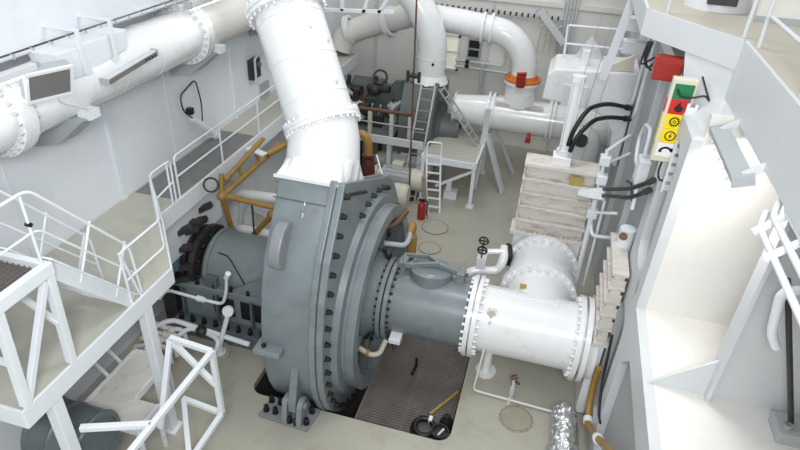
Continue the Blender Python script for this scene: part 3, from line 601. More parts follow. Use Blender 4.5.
# hanging plates between girder and lamps
for y0, l in ((6.15,'white hanger strap holding the tube lamp fitting nearest the floodlight'), (6.75,'white hanger strap holding the far end of the trough lamp')):
    b = MB(); b.box((-5.745,y0-0.03,5.40),(-5.725,y0+0.03,5.93)); b.box((-6.2,y0-0.03,5.93),(-5.725,y0+0.03,5.95)); tag(b.build('hanger_strap', 'white', None), l, 'strap', 'lamp hanger straps')
du = thing('vent_duct', 'pale sloping sheet duct between the wall pipe and the girder', 'duct', (-5.9,6.6,5.3))
b = MB(); b.prism([(6.05,5.735),(7.1,5.735),(7.05,5.48),(6.1,5.365)], YZ, -6.15, -5.78); b.build('duct_body', 'white', du, bevel=0.01)
b = MB(); b.prism([(5.75,5.74),(6.2,5.74),(6.3,5.34),(5.85,5.40)], YZ, -6.17, -5.75); b.build('duct_elbow', 'white_wall', du, bevel=0.01)
def trough_lamp(name, label, p0, p1, w, h, lit, up=(0,0,1), tube_mat='lamp'):
    p0 = Vector(p0); p1 = Vector(p1); t = thing(name, label, 'lamp', tuple((p0+p1)/2), 'strip lamps')
    d = (p1-p0).normalized()
    b = MB(); b.bar(p0, p1, w, h, up=up); b.build('housing', 'frame_white', t, bevel=0.012)
    for q, s in ((p0,-1),(p1,1)):
        b = MB(); b.bar(q+d*(-0.012 if s<0 else 0), q+d*(0.03 if s>0 else 0.02), w*1.06, h*1.1, up=up); b.build('end_cap', 'panel_grey', t)
    if lit:
        dn = -Vector(up); b = MB(); b.cyl(p0+d*0.06+dn*(h/2+0.012), p1-d*0.06+dn*(h/2+0.012), 0.022, n=10); b.build('tube', tube_mat, t)
    return t
tl = trough_lamp('strip_lamp', 'white trough lamp hung below the sloping duct by the wall pipe', (-5.42,6.06,5.36), (-5.42,7.12,5.45), 0.1, 0.08, False)
b = MB(); b.bar((-5.365,6.10,5.35),(-5.365,7.10,5.44),0.012,0.06); b.build('diffuser', 'grate', tl)
for i in range(4):
    b = MB(); b.cyl((-5.36,6.85+i*0.07,5.43),(-5.345,6.85+i*0.07,5.43),0.014,n=8); b.build('screw', 'bolt', tl)
def lamp_light(loc, L, power):
    d = bpy.data.lights.new('strip_lamp_light', 'AREA'); d.shape = 'RECTANGLE'; d.size = 0.1; d.size_y = L; d.energy = power; d.color = (0.97,0.99,1.0)
    o = bpy.data.objects.new('strip_lamp_light', d); COL.objects.link(o); o.location = loc
lamp_light((-5.42,4.78,5.73), 0.9, 1.5); lamp_light((-5.5,8.8,5.75), 1.1, 2)
trough_lamp('strip_lamp', 'white strip lamp above the square floodlight at the left edge', (-5.42,4.2,5.84), (-5.42,5.1,5.84), 0.1, 0.08, True)
trough_lamp('strip_lamp', 'white strip lamp at the top beside the far flange of the wall pipe', (-5.5,8.2,5.86), (-5.5,9.4,5.86), 0.12, 0.1, True)
fd = thing('floodlight', 'square grey-glass floodlight in a white frame at the upper left', 'lamp', (-5.75,5.35,5.35))
FN = Vector((0.85,-0.35,-0.4)).normalized(); FU = (Vector((0,0,1)) - FN*FN.z).normalized(); FS = FU.cross(FN); FC = Vector((-5.36,5.18,5.62))
Pq = lambda u, v, t: FC + FS*u + FU*v + FN*t
b = MB(); b.prism([(-0.25,-0.19),(0.25,-0.19),(0.25,0.19),(-0.25,0.19)], Pq, -0.13, 0.0); b.build('housing', 'panel_grey', fd, bevel=0.012)
b = MB(); b.prism([(-0.225,-0.165),(0.225,-0.165),(0.225,0.165),(-0.225,0.165)], Pq, 0.0, 0.012); b.build('glass', 'glass', fd)
b = MB()
for q in ([(-0.26,-0.2),(0.26,-0.2),(0.26,-0.165),(-0.26,-0.165)],[(-0.26,0.165),(0.26,0.165),(0.26,0.2),(-0.26,0.2)],[(-0.26,-0.165),(-0.225,-0.165),(-0.225,0.165),(-0.26,0.165)],[(0.225,-0.165),(0.26,-0.165),(0.26,0.165),(0.225,0.165)]): b.prism(q, Pq, -0.01, 0.022)
b.build('bezel', 'white', fd)
b = MB(); b.tube([Pq(0.1,-0.2,-0.1), Pq(0.12,-0.32,-0.05), Pq(0.2,-0.45,-0.15), (-5.72,6.05,4.95)],0.01,6,fillet=0.08); b.build('cable', 'white', fd)
# portable wall lamp
wlp = thing('wall_lamp', 'small white tubular hand lamp with a looped cable on the left wall', 'lamp', (-6.55,9.9,2.9))
b = MB(); b.lathe((-6.58,9.45,3.42),(0.1,0.66,-0.66),[(0,0),(0,0.06),(0.15,0.07),(0.75,0.075),(0.75,0.09),(0.85,0.09),(0.85,0)],16); b.build('tube_body', 'white', wlp)
b = MB(); b.tube([(-6.58,9.45,3.42),(-6.6,9.22,3.65),(-6.6,9.2,3.95),(-6.6,9.75,4.1),(-6.6,9.85,3.6),(-6.6,9.8,3.2)],0.014,6,fillet=0.12); b.build('cable', 'bolt', wlp)
b = MB(); b.box((-6.66,9.4,3.5),(-6.55,9.5,3.62)); b.build('clip', 'bolt', wlp)
# small valve cluster high on left wall behind discharge pipe
vc = thing('wall_valve', 'small valve assembly with blue handle on the left wall behind the white pipe', 'valve', (-6.55,12.0,3.3))
b = MB(); b.box((-6.66,11.9,3.4),(-6.55,12.3,3.85)); b.build('back_plate', 'dark', vc)
b = MB(); b.tube([(-6.5,11.95,3.3),(-6.5,11.95,3.9),(-6.5,12.35,3.95)],0.03,6,fillet=0.08); b.build('pipe', 'frame_white', vc)
b = MB(); b.ball((-6.45,12.05,3.75),0.06); b.build('handle', 'blue', vc)
b = MB(); b.box((-6.668,12.4,2.75),(-6.6,12.75,3.15)); tag(b.build('wall_vent', 'panel_grey', None), 'small grey vent cover low on the left wall above the walkway', 'vent')

# ================================================================ OCHRE PIPES BEHIND DRIVE
op = thing('ochre_pipe_rack', 'ochre yellow pipe framework above the bearing housing', 'pipe rack', (-5.3,9.2,0))
for pts, r in (([(-5.5,8.5,2.42),(-4.0,8.5,2.34)],0.052), ([(-5.5,8.45,2.42),(-5.5,10.9,2.42)],0.065), ([(-5.56,8.7,2.62),(-5.56,10.3,2.80)],0.05), ([(-5.45,10.2,2.5),(-5.1,11.0,2.6),(-4.7,11.3,2.7)],0.07),
               ([(-5.46,9.0,1.02),(-4.75,9.0,1.9)],0.055), ([(-5.46,9.0,0.98),(-4.3,9.0,0.98)],0.06), ([(-5.52,8.5,2.4),(-5.6,8.95,0.8)],0.055), ([(-5.52,8.5,2.45),(-5.56,8.62,2.8)],0.045), ([(-5.3,10.6,2.5),(-5.0,10.75,2.75),(-4.7,10.9,2.6)],0.045), ([(-5.56,9.2,2.68),(-5.5,9.25,2.44)],0.035), ([(-5.56,9.9,2.75),(-5.5,9.95,2.44)],0.035)):
    b = MB(); b.tube(pts, r, 12); b.build('pipe', 'tan', op)
for p in ((-5.5,8.47,2.42),(-5.46,9.0,1.0),(-4.8,9.0,1.85)):
    b = MB(); b.ball(p,0.1,12,8); b.build('joint', 'tan', op)
b = MB(); b.cyl((-4.95,8.55,2.36),(-5.05,8.7,1.5),0.02,n=6); b.build('rod', 'dark', op)
b = MB(); b.torus((-5.66,8.4,2.66),(0.6,-0.5,0.6),0.13,0.018,20,6); b.build('handwheel', 'dark', op)
for i, (a, c, r) in enumerate((((-6.2,10.0,1.55),(-4.6,10.1,1.55),0.13),((-6.0,10.3,1.15),(-4.4,9.9,0.9),0.14),((-6.1,9.7,0.85),(-4.5,9.8,0.75),0.13))):
    b = MB(); b.tube([V(a[0]-0.2,a[1],0.0), a, c], r, 14, fillet=0.3); tag(b.build('cooling_pipe', 'white_gloss', None), ('topmost','middle','lowest')[i] + ' of the thick white pipes under the ochre framework', 'pipe', 'thick white cooling pipes')
b = MB(); b.tube([(-6.15,9.4,1.75),(-6.3,10.0,1.7),(-6.4,10.4,1.3)],0.16,14,fillet=0.2); tag(b.build('white_elbow', 'white', None), 'white pipe elbow beside the walkway edge by the ochre joint', 'pipe')
for i in range(3):
    x = -5.6+i*0.2; z = 2.3+0.1*i; b = MB(); b.tube([(x+0.5,11.2,z+0.45),(x+0.6,11.0,z+0.1),(x+0.45,10.9,z-0.1),(x+0.62,10.95,z+0.15)],0.03,6,fillet=0.1)
    tag(b.build('hose_tangle', ('brown','dark','red')[i], None), ('brown','dark','red')[i] + ' looped hose hanging at the end of the ochre pipes', 'hose', 'looped hoses behind the pump')
b = MB(); b.bar((-5.72,9.95,2.72),(-5.3,9.85,2.68),0.16,0.03); tag(b.build('drip_tray', 'white', None), 'small white shelf plate over the ochre pipes', 'tray')

# ================================================================ WHITE PIPING LOWER LEFT
lo = thing('drain_pipe', 'slanted white drain pipe with a round floor foot by the base frame', 'pipe', (-4.95,7.0,0))
b = MB(); b.tube([(-5.0,6.95,0.08),(-4.76,7.08,0.98)],0.045,12); b.build('riser', 'white', lo)
b = MB(); b.lathe((-4.76,7.08,0.98),(0.1,-0.9,0.4),[(0,0),(0,0.1),(0.06,0.1),(0.06,0)],16); b.build('end_flange', 'white', lo)
b = MB(); b.cyl((-5.0,6.95,0.0),(-5.0,6.95,0.05),0.13,n=16); b.cyl((-5.0,6.95,0.05),(-5.0,6.95,0.12),0.08,n=16); b.build('foot', 'white', lo)
b = MB(); b.cyl((-5.1,6.9,0.0),(-5.1,6.9,0.04),0.32,n=28); tag(b.build('deck_disc', 'floor', None), 'round raised disc on the deck under the slanted drain pipe', 'deck plate')
b = MB(); b.tube([(-6.1,7.0,0.95),(-6.0,7.1,1.12),(-5.3,7.12,1.06),(-4.9,7.14,1.04),(-4.8,7.14,1.35),(-4.74,7.12,1.72)],0.03,8,fillet=0.12)
u = tag(b.build('thin_pipe', 'white', None), 'thin white pipe with a union fitting along the base frame front', 'pipe')
b = MB(); b.cyl((-5.4,7.12,1.07),(-5.25,7.12,1.06),0.055,n=10); b.build('union', 'white', u)
b = MB(); b.cyl((-4.75,7.12,1.68),(-4.69,7.1,1.8),0.05,n=10); b.build('end_valve', 'white', u)
b = MB(); b.tube([(-6.2,6.6,0.5),(-5.95,7.02,0.5),(-4.4,7.04,0.32)],0.05,10,fillet=0.15); tag(b.build('low_pipe', 'white', None), 'white pipe running low in front of the bolted sole plate', 'pipe')
b = MB(); b.tube([(-5.85,6.7,0.2),(-5.6,7.0,0.42),(-5.2,7.0,0.4),(-4.9,6.9,0.38),(-5.0,6.75,0.12)],0.045,10,fillet=0.15); tag(b.build('bent_pipe', 'white', None), 'bent white pipe curling round the deck disc', 'pipe')
for i in range(6):
    y = 5.95+i*0.17; b = MB(); b.tube([(-6.2,y,0.3+0.05*i),(-5.9,y+0.05,0.55-0.03*i),(-5.72,y+0.2,0.35),(-5.6,y+0.1,0.1)],0.05,8,fillet=0.12)
    o = tag(b.build('manifold_pipe', 'worn', None), ('nearest','second nearest','third nearest','third farthest','second farthest','farthest')[i] + ' dirty white bent manifold pipe under the walkway beyond the table', 'pipe', 'manifold pipes under the walkway')
    b = MB(); b.cyl((-5.93,y+0.03,0.56-0.03*i),(-5.85,y+0.08,0.5-0.03*i),0.085,n=12); b.build('flange', 'worn', o)
b = MB(); b.lathe((-5.3,6.95,0.38),(0,0,1),[(0,0),(0,0.07),(0.05,0.1),(0.12,0.1),(0.16,0.05),(0.2,0.05),(0.2,0)],14); tag(b.build('small_valve', 'dark', None), 'small dark valve on the bent white pipe by the base frame', 'valve')
b = MB(); b.cyl((-3.98,6.55,-0.5),(-3.98,6.55,0.0),0.18,n=20)
# dark hose end seen in pit gap left of casing
# ================================================================ PIT
gp = thing('pit_grating', 'dark brown steel grating covering the pit beside the pump', 'grating', (-1.4,8.0,-0.3))
b = MB()
for i in range(64):
    y = 6.34+i*0.056; b.box((-2.2,y,-0.33),(-0.58,y+0.03,-0.285))
for i in range(46):
    x = -2.2+i*0.0352; b.box((x,6.32,-0.325),(x+0.014,9.88,-0.28))
b.build('grating_bars', 'grate', gp, kind='stuff')
b = MB(); b.box((-2.22,6.31,-0.36),(-2.18,9.88,-0.27)); b.build('edge_strip', 'grate', gp)
b = MB(); b.box((-1.42,6.31,-0.36),(-1.40,9.88,-0.275)); b.build('joint_strip', 'grate', gp)
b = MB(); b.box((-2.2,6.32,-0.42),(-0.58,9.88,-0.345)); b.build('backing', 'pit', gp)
ho = thing('hose_coil', 'black coiled hose lying in the near corner of the pit', 'hose', (-1.05,6.66,-0.28))
for k, (R, z) in enumerate(((0.19,-0.24),(0.165,-0.19))):
    b = MB(); b.torus((-1.02,6.64+0.01*k,z),(0.05,-0.1,1),R,0.045,28,8); b.build('coil', 'black', ho)
b = MB(); b.box((-0.98,6.76,-0.2),(-0.92,6.86,-0.12)); b.build('tag', 'sw', ho)
bk = thing('black_bucket', 'small black bucket standing beside the coiled hose in the pit', 'bucket', (-0.74,6.56,-0.28))
b = MB(); b.lathe((-0.74,6.56,-0.28),(0,0,1),[(0,0),(0,0.1),(0.2,0.14),(0.21,0.15),(0.21,0.13),(0.12,0.12),(0.12,0)],20); b.build('shell', 'dark', bk)
b = MB(); b.bar((-0.76,6.53,-0.15),(-0.68,6.6,-0.05),0.03,0.02); b.build('cloth', 'white', bk)
b = MB(); b.lathe((-0.68,6.82,-0.28),(0,0,1),[(0,0),(0,0.13),(0.12,0.12),(0.3,0.05),(0.3,0)],14); tag(b.build('black_sack', 'black', None), 'black sack slumped against the right edge of the pit', 'bag')
b = MB(); b.bar((-1.0,7.0,-0.26),(-0.62,7.6,-0.2),0.05,0.02); tag(b.build('wooden_batten', 'brass', None), 'thin yellowish batten lying in the pit near the sack', 'batten')
b = MB(); b.bar((-0.62,6.75,-0.2),(-0.58,7.5,-0.12),0.03,0.02); tag(b.build('rusty_bar', 'brown', None), 'thin rusty bar along the right edge of the pit', 'bar')
b = MB(); b.bar((-1.5,8.0,-0.2),(-1.52,7.75,-0.2),0.05,0.06); b.bar((-1.5,8.0,-0.2),(-1.5,7.97,-0.0),0.04,0.04); tag(b.build('black_tool', 'black', None), 'small black object lying alone on the pit grating', 'tool')
# small pipes in the pump mouth
mp = thing('flushing_pipe', 'bent pale pipe entering the pump mouth at the top', 'pipe', (-2.2,8.7,1.9))
b = MB(); b.tube([(-2.45,8.55,2.02),(-2.0,8.6,2.02),(-1.98,8.78,2.06),(-1.98,8.88,2.2)],0.05,10,fillet=0.12); b.build('elbow', 'panel_grey', mp)
b = MB(); b.tube([(-1.98,8.86,2.16),(-1.98,8.98,2.26),(-1.98,9.06,2.1)],0.075,10,fillet=0.08); b.build('brass_elbow', 'tan', mp)
b = MB(); b.lathe((-1.98,9.0,1.45),(0,0.1,1),[(0,0),(0,0.06),(0.12,0.1),(0.5,0.1),(0.58,0.05),(0.7,0.05),(0.7,0)],16); b.build('yellow_float', 'tan', mp)
b = MB(); b.tube([(-2.42,7.35,0.55),(-2.2,7.3,0.5),(-2.05,7.35,0.52),(-1.98,7.5,0.75)],0.05,10,fillet=0.1); o = tag(b.build('drain_elbow', 'ply', None), 'pale tan drain elbow at the lower rim of the pump mouth', 'pipe')
b = MB(); b.cyl((-2.28,7.32,0.52),(-2.22,7.31,0.51),0.075,n=10); b.build('nut', 'tan', o)
b = MB(); b.tube([(-2.42,8.5,2.35),(-2.2,8.7,2.4),(-2.1,9.0,2.5)],0.05,8,fillet=0.1); tag(b.build('rusty_pipe', 'brown', None), 'rusty brown pipe stub inside the upper pump mouth', 'pipe')

# ================================================================ FOREGROUND RIGHT FLOOR
fo = thing('insulated_pipe', 'crumpled silver foil insulated pipe at the bottom edge', 'pipe', (1.2,6.6,0))
b = MB(); pts = []; rr = []
for i in range(36):
    k = i/35; pts.append((1.24-0.08*k, 6.05+1.25*k, 0.36 - 0.02*k)); rr.append(0.195 + 0.008*math.sin(i*1.3) + (0.0 if i < 34 else -0.05*(i-33)))
b.tube(pts, rr, 30); b.v = [v + Vector((random.uniform(-1,1),random.uniform(-1,1),random.uniform(-1,1)))*0.013 for v in b.v]; b.sm = [False]*len(b.f); b.build('foil_wrap', 'foil', fo)
for k in (0.3,0.62):
    b = MB(); b.torus((1.24-0.08*k,6.05+1.25*k,0.35),(-0.08,1.25,-0.02),0.203,0.012,24,6); b.build('seam_band', 'foil', fo)
b = MB(); b.cyl((1.17,7.2,0.3),(1.16,7.34,0.02),0.15,n=18); b.build('floor_bend', 'foil', fo)
b = MB(); b.tube([(1.02,6.6,0.12),(1.05,6.3,0.2),(1.0,6.15,0.15)],0.08,10,fillet=0.1); tag(b.build('foil_scrap', 'foil', None), 'small loose foil wrap on the deck beside the insulated pipe', 'foil')
tp = thing('tan_wall_pipe', 'ochre brown pipe with elbows fixed low on the side wall', 'pipe', (1.5,7.3,0.4))
b = MB(); b.tube([(1.53,7.42,1.25),(1.53,7.5,0.9),(1.53,7.3,0.45),(1.53,6.95,0.42),(1.53,6.5,0.8),(1.54,5.2,1.95)],0.055,12,fillet=0.16); b.build('pipe', 'tan', tp)
for p, q in (((1.53,7.12,0.43),(1.53,7.02,0.425)),((1.53,6.2,1.07),(1.53,6.1,1.15))):
    b = MB(); b.cyl(p, q, 0.075, n=12); b.build('clamp', 'white', tp)
b = MB(); b.tube([(1.58,7.5,1.9),(1.58,7.35,1.6),(1.58,7.2,1.2),(1.58,6.75,0.95),(1.58,6.5,1.05)],0.02,8,fillet=0.1); tag(b.build('black_cable', 'black', None), 'black cable clipped beside the ochre wall pipe', 'cable')
fp = thing('floor_pipe', 'thin white pipe dropping from the tee and running across the deck', 'pipe', (0.3,7.5,0))
b = MB(); b.tube([(-0.27,7.62,1.55),(-0.3,7.55,0.8),(-0.36,7.48,0.06),(1.05,7.42,0.06)],0.022,8,fillet=0.1); b.build('tube', 'warm_white', fp)
b = MB(); b.cyl((0.28,7.44,0.0),(0.28,7.44,0.1),0.03,n=8); b.build('clip', 'warm_white', fp)
dv = thing('deck_valve', 'small rusty deck drain valve with lever on the floor by the tee', 'valve', (0.3,7.63,0))
b = MB(); b.cyl((0.3,7.6,0.0),(0.3,7.6,0.22),0.05,n=10); b.cyl((0.3,7.6,0.22),(0.3,7.62,0.4),0.03,n=8); b.build('stem', 'frame_white', dv)
b = MB(); b.bar((0.26,7.64,0.4),(0.4,7.56,0.36),0.04,0.03); b.cyl((0.24,7.6,0.42),(0.34,7.64,0.46),0.04,n=8); b.build('lever', 'brown', dv)
mh = thing('deck_manhole', 'round bolted manhole cover flush in the deck near the bottom', 'manhole cover', (0.44,7.13,0))
b = MB(); b.lathe((0.44,7.13,0),(0,0,1),[(0,0.29),(0.012,0.285),(0.012,0.262),(0.004,0.26),(0.004,0.25),(0.016,0.245),(0.016,0)],40); b.build('cover', 'cover', mh)
b = MB(); b.torus((0.44,7.13,0.004),(0,0,1),0.264,0.005,40,6); b.build('gap_ring', 'dark', mh)
rb = MB(); ringbolts(rb, (0.44,7.13,0.01), (0,0,1), 0.274, 16, 0.008, 0.008); rb.build('bolts', 'dark', mh, kind='stuff')
for (x, y, r, l) in ((-2.18,12.55,0.33,'larger brown ring mark on the deck behind the lid, further from the pump'),(-2.1,11.6,0.26,'smaller brown ring cover on the deck just behind the inspection lid')):
    b = MB(); b.lathe((x,y,0),(0,0,1),[(0,r),(0.012,r),(0.012,r-0.02),(0.006,r-0.025),(0.006,0)],36); o = tag(b.build('deck_cover', 'floor', None), l, 'deck cover', 'round deck covers')
    b = MB(); b.torus((x,y,0.008),(0,0,1),r,0.008,36,6); b.build('edge_ring', 'brown', o)
# small handwheel valves beside tee
hv = thing('handwheel_valves', 'white valve pipework with two black handwheels behind the tee', 'valve', (-0.6,9.6,0))
b = MB(); b.tube([(-1.0,9.4,1.0),(-0.8,9.5,1.15),(-0.35,9.6,1.15),(-0.28,9.7,1.4),(-0.32,9.95,1.5)],0.09,14,fillet=0.22); b.build('bend', 'white_gloss', hv)
b = MB(); b.tube([(-0.85,9.2,0.5),(-0.3,9.3,0.55),(-0.1,9.35,0.6)],0.1,14); b.cyl((-0.5,9.27,0.52),(-0.42,9.28,0.52),0.15,n=18); b.build('lower_pipe', 'white_gloss', hv)
b = MB(); b.tube([(-0.68,9.55,1.2),(-0.66,9.75,1.45),(-0.3,9.8,1.5)],0.06,10,fillet=0.1); b.box((-0.78,9.45,1.25),(-0.6,9.62,1.45)); b.build('valve_bodies', 'white_gloss', hv)
for z, y in ((1.62,9.52),(1.82,9.55)):
    b = MB(); b.torus((-0.7,y,z),(0.15,-0.3,1),0.085,0.018,20,6); b.bar((-0.78,y,z),(-0.62,y,z),0.02,0.02); b.bar((-0.7,y-0.08,z),(-0.7,y+0.08,z),0.02,0.02); b.cyl((-0.7,y,z-0.18),(-0.7,y,z),0.016,n=6); b.build('handwheel', 'black', hv)
b = MB(); b.tube([(-0.45,9.0,0.05),(-0.45,9.2,0.6)],0.05,8); b.cyl((-0.6,9.6,0.0),(-0.6,9.6,1.1),0.04,n=8); b.build('stand', 'white_gloss', hv)
b = MB(); b.torus((-0.22,9.95,1.35),(1,0.3,0),0.18,0.05,24,8); tag(b.build('black_flange_ring', 'black', None), 'black rubber ring between the white bend and the valve body', 'ring')
# ================================================================ RIGHT SIDE FITTINGS
# hydraulic hoses
for k, (pts, r, l) in enumerate((
    ([(0.47,10.1,3.75),(0.5,10.08,4.05),(0.66,10.2,4.42),(1.0,10.9,4.33),(1.5,11.6,4.06)],0.04,'upper black hydraulic hose arching from the valve cylinder to the wall'),
    ([(0.52,10.08,3.65),(0.58,10.08,3.95),(0.8,10.3,4.2),(1.1,10.9,4.08),(1.5,11.3,3.95)],0.04,'lower black hydraulic hose arching from the valve cylinder to the wall'),
    ([(1.2,9.75,3.2),(1.3,9.2,3.5),(1.42,8.4,3.95),(1.55,7.85,4.38)],0.032,'upper black hose fixed to the side wall by the four white pipe ends'),
    ([(1.2,9.65,3.12),(1.3,9.1,3.42),(1.42,8.4,3.78),(1.55,7.9,4.2)],0.032,'lower black hose fixed to the side wall by the four white pipe ends'))):
    b = MB(); b.tube(pts, r, 10, fillet=0.4); h = tag(b.build('hydraulic_hose', 'black', None), l, 'hose', 'black hydraulic hoses')
    e = Vector(pts[-1]); d = (e - Vector(pts[-2])).normalized(); b = MB(); b.cyl(e - d*0.12, e + d*0.02, r*1.5, n=8); b.build('ferrule', 'dark', h)
hp = thing('hydraulic_manifold', 'cluster of thin white hydraulic pipes and fittings beside the gate valve', 'pipework', (1.25,9.9,2.3))
for i in range(4):
    y = 9.75-0.05*i; b = MB(); b.tube([(0.82,10.05-0.02*i,2.95-0.02*i),(1.0,9.9-0.03*i,3.06-0.03*i),(1.22,y,3.2-0.04*i)],0.03,8,fillet=0.08); b.build('pipe_end', 'white', hp)
for pts, r in (([(1.12,9.95,3.85),(1.12,9.95,2.5),(1.2,9.8,2.2),(1.45,9.5,2.4),(1.5,9.2,2.6)],0.035), ([(1.12,9.9,2.9),(1.15,9.9,0.9)],0.05), ([(1.28,9.9,2.9),(1.3,9.9,1.0)],0.03), ([(1.1,9.95,3.8),(1.3,10.2,3.9),(1.5,10.6,3.9)],0.03), ([(1.1,9.95,3.55),(1.35,10.2,3.6),(1.55,10.4,3.65)],0.025), ([(1.05,9.9,2.62),(1.5,9.6,2.85)],0.03)):
    b = MB(); b.tube(pts, r, 8, fillet=0.12); b.build('pipe', 'white', hp)
for c in ((1.12,9.9,2.62),(1.12,9.95,3.65),(1.14,9.92,3.3)):
    b = MB(); b.box(V(*c)-V(0.09,0.09,0.09), V(*c)+V(0.09,0.09,0.09)); b.build('fitting', 'white', hp, bevel=0.02)
gn = thing('gooseneck_pipe', 'white gooseneck vent pipe on the side wall beside the sign panel', 'pipe', (1.5,8.7,3.4))
b = MB(); b.tube([(1.5,8.4,3.6),(1.5,8.62,4.1),(1.5,9.3,4.02),(1.5,9.55,4.3),(1.5,9.3,4.62),(1.5,8.72,4.76),(1.5,8.66,4.4)],0.032,10,fillet=0.14); b.build('tube', 'white', gn)
b = MB(); b.box((1.44,8.5,3.95),(1.6,8.8,4.35)); b.build('box', 'white', gn, bevel=0.02)
ct = thing('white_canister', 'white cylindrical canister with a brown cap on the side wall', 'canister', (1.52,8.35,2.6))
b = MB(); b.cyl((1.52,8.35,2.6),(1.52,8.35,3.3),0.12,n=20); b.build('body', 'white', ct)
b = MB(); b.cyl((1.46,8.22,3.22),(1.44,8.16,3.26),0.06,n=12); b.build('cap', 'brown', ct)
for x, y in ((1.6,11.4),(1.6,12.1)):
    b = MB(); b.tube([(1.56,y,3.9),(1.56,y-0.3,4.1),(1.56,y-0.35,5.5)],0.03,8,fillet=0.15); tag(b.build('wall_tube', 'white', None), ('nearer' if y < 12 else 'further') + ' thin white tube rising on the side wall behind the red box', 'pipe', 'thin tubes on the side wall')
b = MB(); b.tube([(1.55,9.9,3.35),(1.55,9.4,3.55),(1.55,8.9,3.5)],0.02,6,fillet=0.08); tag(b.build('dark_cable', 'dark', None), 'short dark cable on the side wall below the gooseneck', 'cable')
# red box and sign panel
rx = thing('red_box', 'red alarm box above the sign panel on the side wall', 'box', (1.42,8.75,5.2))
b = MB(); b.box((1.2,8.0,5.68),(1.53,8.2,5.97)); b.build('box', 'red', rx, bevel=0.02)
b = MB(); b.box((1.19,7.985,5.90),(1.54,8.01,5.98)); b.build('lid_edge', 'red', rx)
b = MB(); b.bar((1.53,8.02,5.76),(1.7,8.0,5.74),0.05,0.05); b.build('bracket', 'frame_white', rx)
sg = thing('sign_panel', 'upright panel with green, red, yellow and white symbol plates', 'sign', (1.57,8.1,4.55))
b = MB(); b.box((1.39,7.58,4.78),(1.675,7.70,5.86)); b.build('backing_box', 'cream', sg, bevel=0.012)
PX0, PX1, PY = 1.425, 1.645, 7.578
zt = 5.80; ph = 0.185
cx = (PX0+PX1)/2
for i, mname in enumerate(('sg','sr','sy','sy','sw')):
    z1 = zt - i*(ph+0.004); b = MB(); b.box((PX0,PY-0.008,z1-ph),(PX1,PY,z1)); pl = b.build('sign_plate', mname, sg)
    zc = z1 - ph/2; s = MB(); T = lambda u, v, t: (cx+u, PY-0.008-t, zc+v)
    if i == 1:      # flame
        s.prism([(0,-0.065),(0.04,-0.05),(0.052,-0.015),(0.035,0.02),(0.025,0.0),(0.012,0.035),(0.014,0.068),(-0.022,0.04),(-0.03,0.01),(-0.042,0.02),(-0.052,-0.02),(-0.038,-0.052)], T, 0, 0.003)
        s.build('flame_symbol', 'sb', pl)
    if i == 2:      # cog wheel with centre
        n = 28; R0, R1 = 0.052, 0.068
        for k in range(n):
            a0, a1 = 2*PI*k/n, 2*PI*(k+1)/n; ro = R1 if k % 2 else R0 
            s.prism([(0.04*math.cos(a0),0.04*math.sin(a0)),(ro*math.cos(a0),ro*math.sin(a0)),(ro*math.cos(a1),ro*math.sin(a1)),(0.04*math.cos(a1),0.04*math.sin(a1))], T, 0, 0.003)
            s.prism([(0.012*math.cos(a0),0.012*math.sin(a0)),(0.022*math.cos(a0),0.022*math.sin(a0)),(0.022*math.cos(a1),0.022*math.sin(a1)),(0.012*math.cos(a1),0.012*math.sin(a1))], T, 0, 0.003)
        s.build('cog_symbol', 'sb', pl)
    if i == 3:      # ring with bolt
        n = 28
        for k in range(n):
            a0, a1 = 2*PI*k/n, 2*PI*(k+1)/n
            s.prism([(0.052*math.cos(a0),0.052*math.sin(a0)),(0.066*math.cos(a0),0.066*math.sin(a0)),(0.066*math.cos(a1),0.066*math.sin(a1)),(0.052*math.cos(a1),0.052*math.sin(a1))], T, 0, 0.003)
        s.prism([(0.012,0.042),(-0.022,-0.006),(-0.004,-0.004),(-0.014,-0.042),(0.022,0.006),(0.004,0.006)], T, 0, 0.003)
        s.build('lightning_symbol', 'sb', pl)
    if i == 4:      # telephone handset
        for k in range(10):
            a0, a1 = math.radians(150-k*13), math.radians(150-(k+1)*13)
            s.prism([(0.075*math.cos(a)*rr/0.075, -0.045+rr*math.sin(a)) for a, rr in ((a0,0.062),(a0,0.09),(a1,0.09),(a1,0.062))], T, 0, 0.003)
        s.prism([(-0.08,-0.045),(-0.042,-0.03),(-0.05,0.005),(-0.085,-0.01)], T, 0, 0.003); s.prism([(0.05,-0.005),(0.085,-0.012),(0.09,0.025),(0.06,0.035)], T, 0, 0.003)
        s.build('handset_symbol', 'sb', pl)
for i, mname in enumerate(('sr','sy','sy')):
    z1 = 5.6 - i*0.2; b = MB(); b.box((1.384,7.60,z1-0.17),(1.39,7.68,z1)); b.build('side_plate', mname, sg)
b = MB(); b.tube([(1.55,7.63,4.8),(1.53,7.61,4.62),(1.58,7.6,4.5),(1.68,7.6,4.54)],0.012,6,fillet=0.08); b.build('cable', 'black', sg)
b = MB(); b.tube([(1.46,7.56,5.74),(1.5,7.53,5.66),(1.62,7.53,5.66),(1.78,7.52,5.72),(1.84,7.52,5.64),(1.74,7.56,5.82),(1.7,7.64,5.9)],0.012,6,fillet=0.06); b.build('top_cable', 'black', sg)
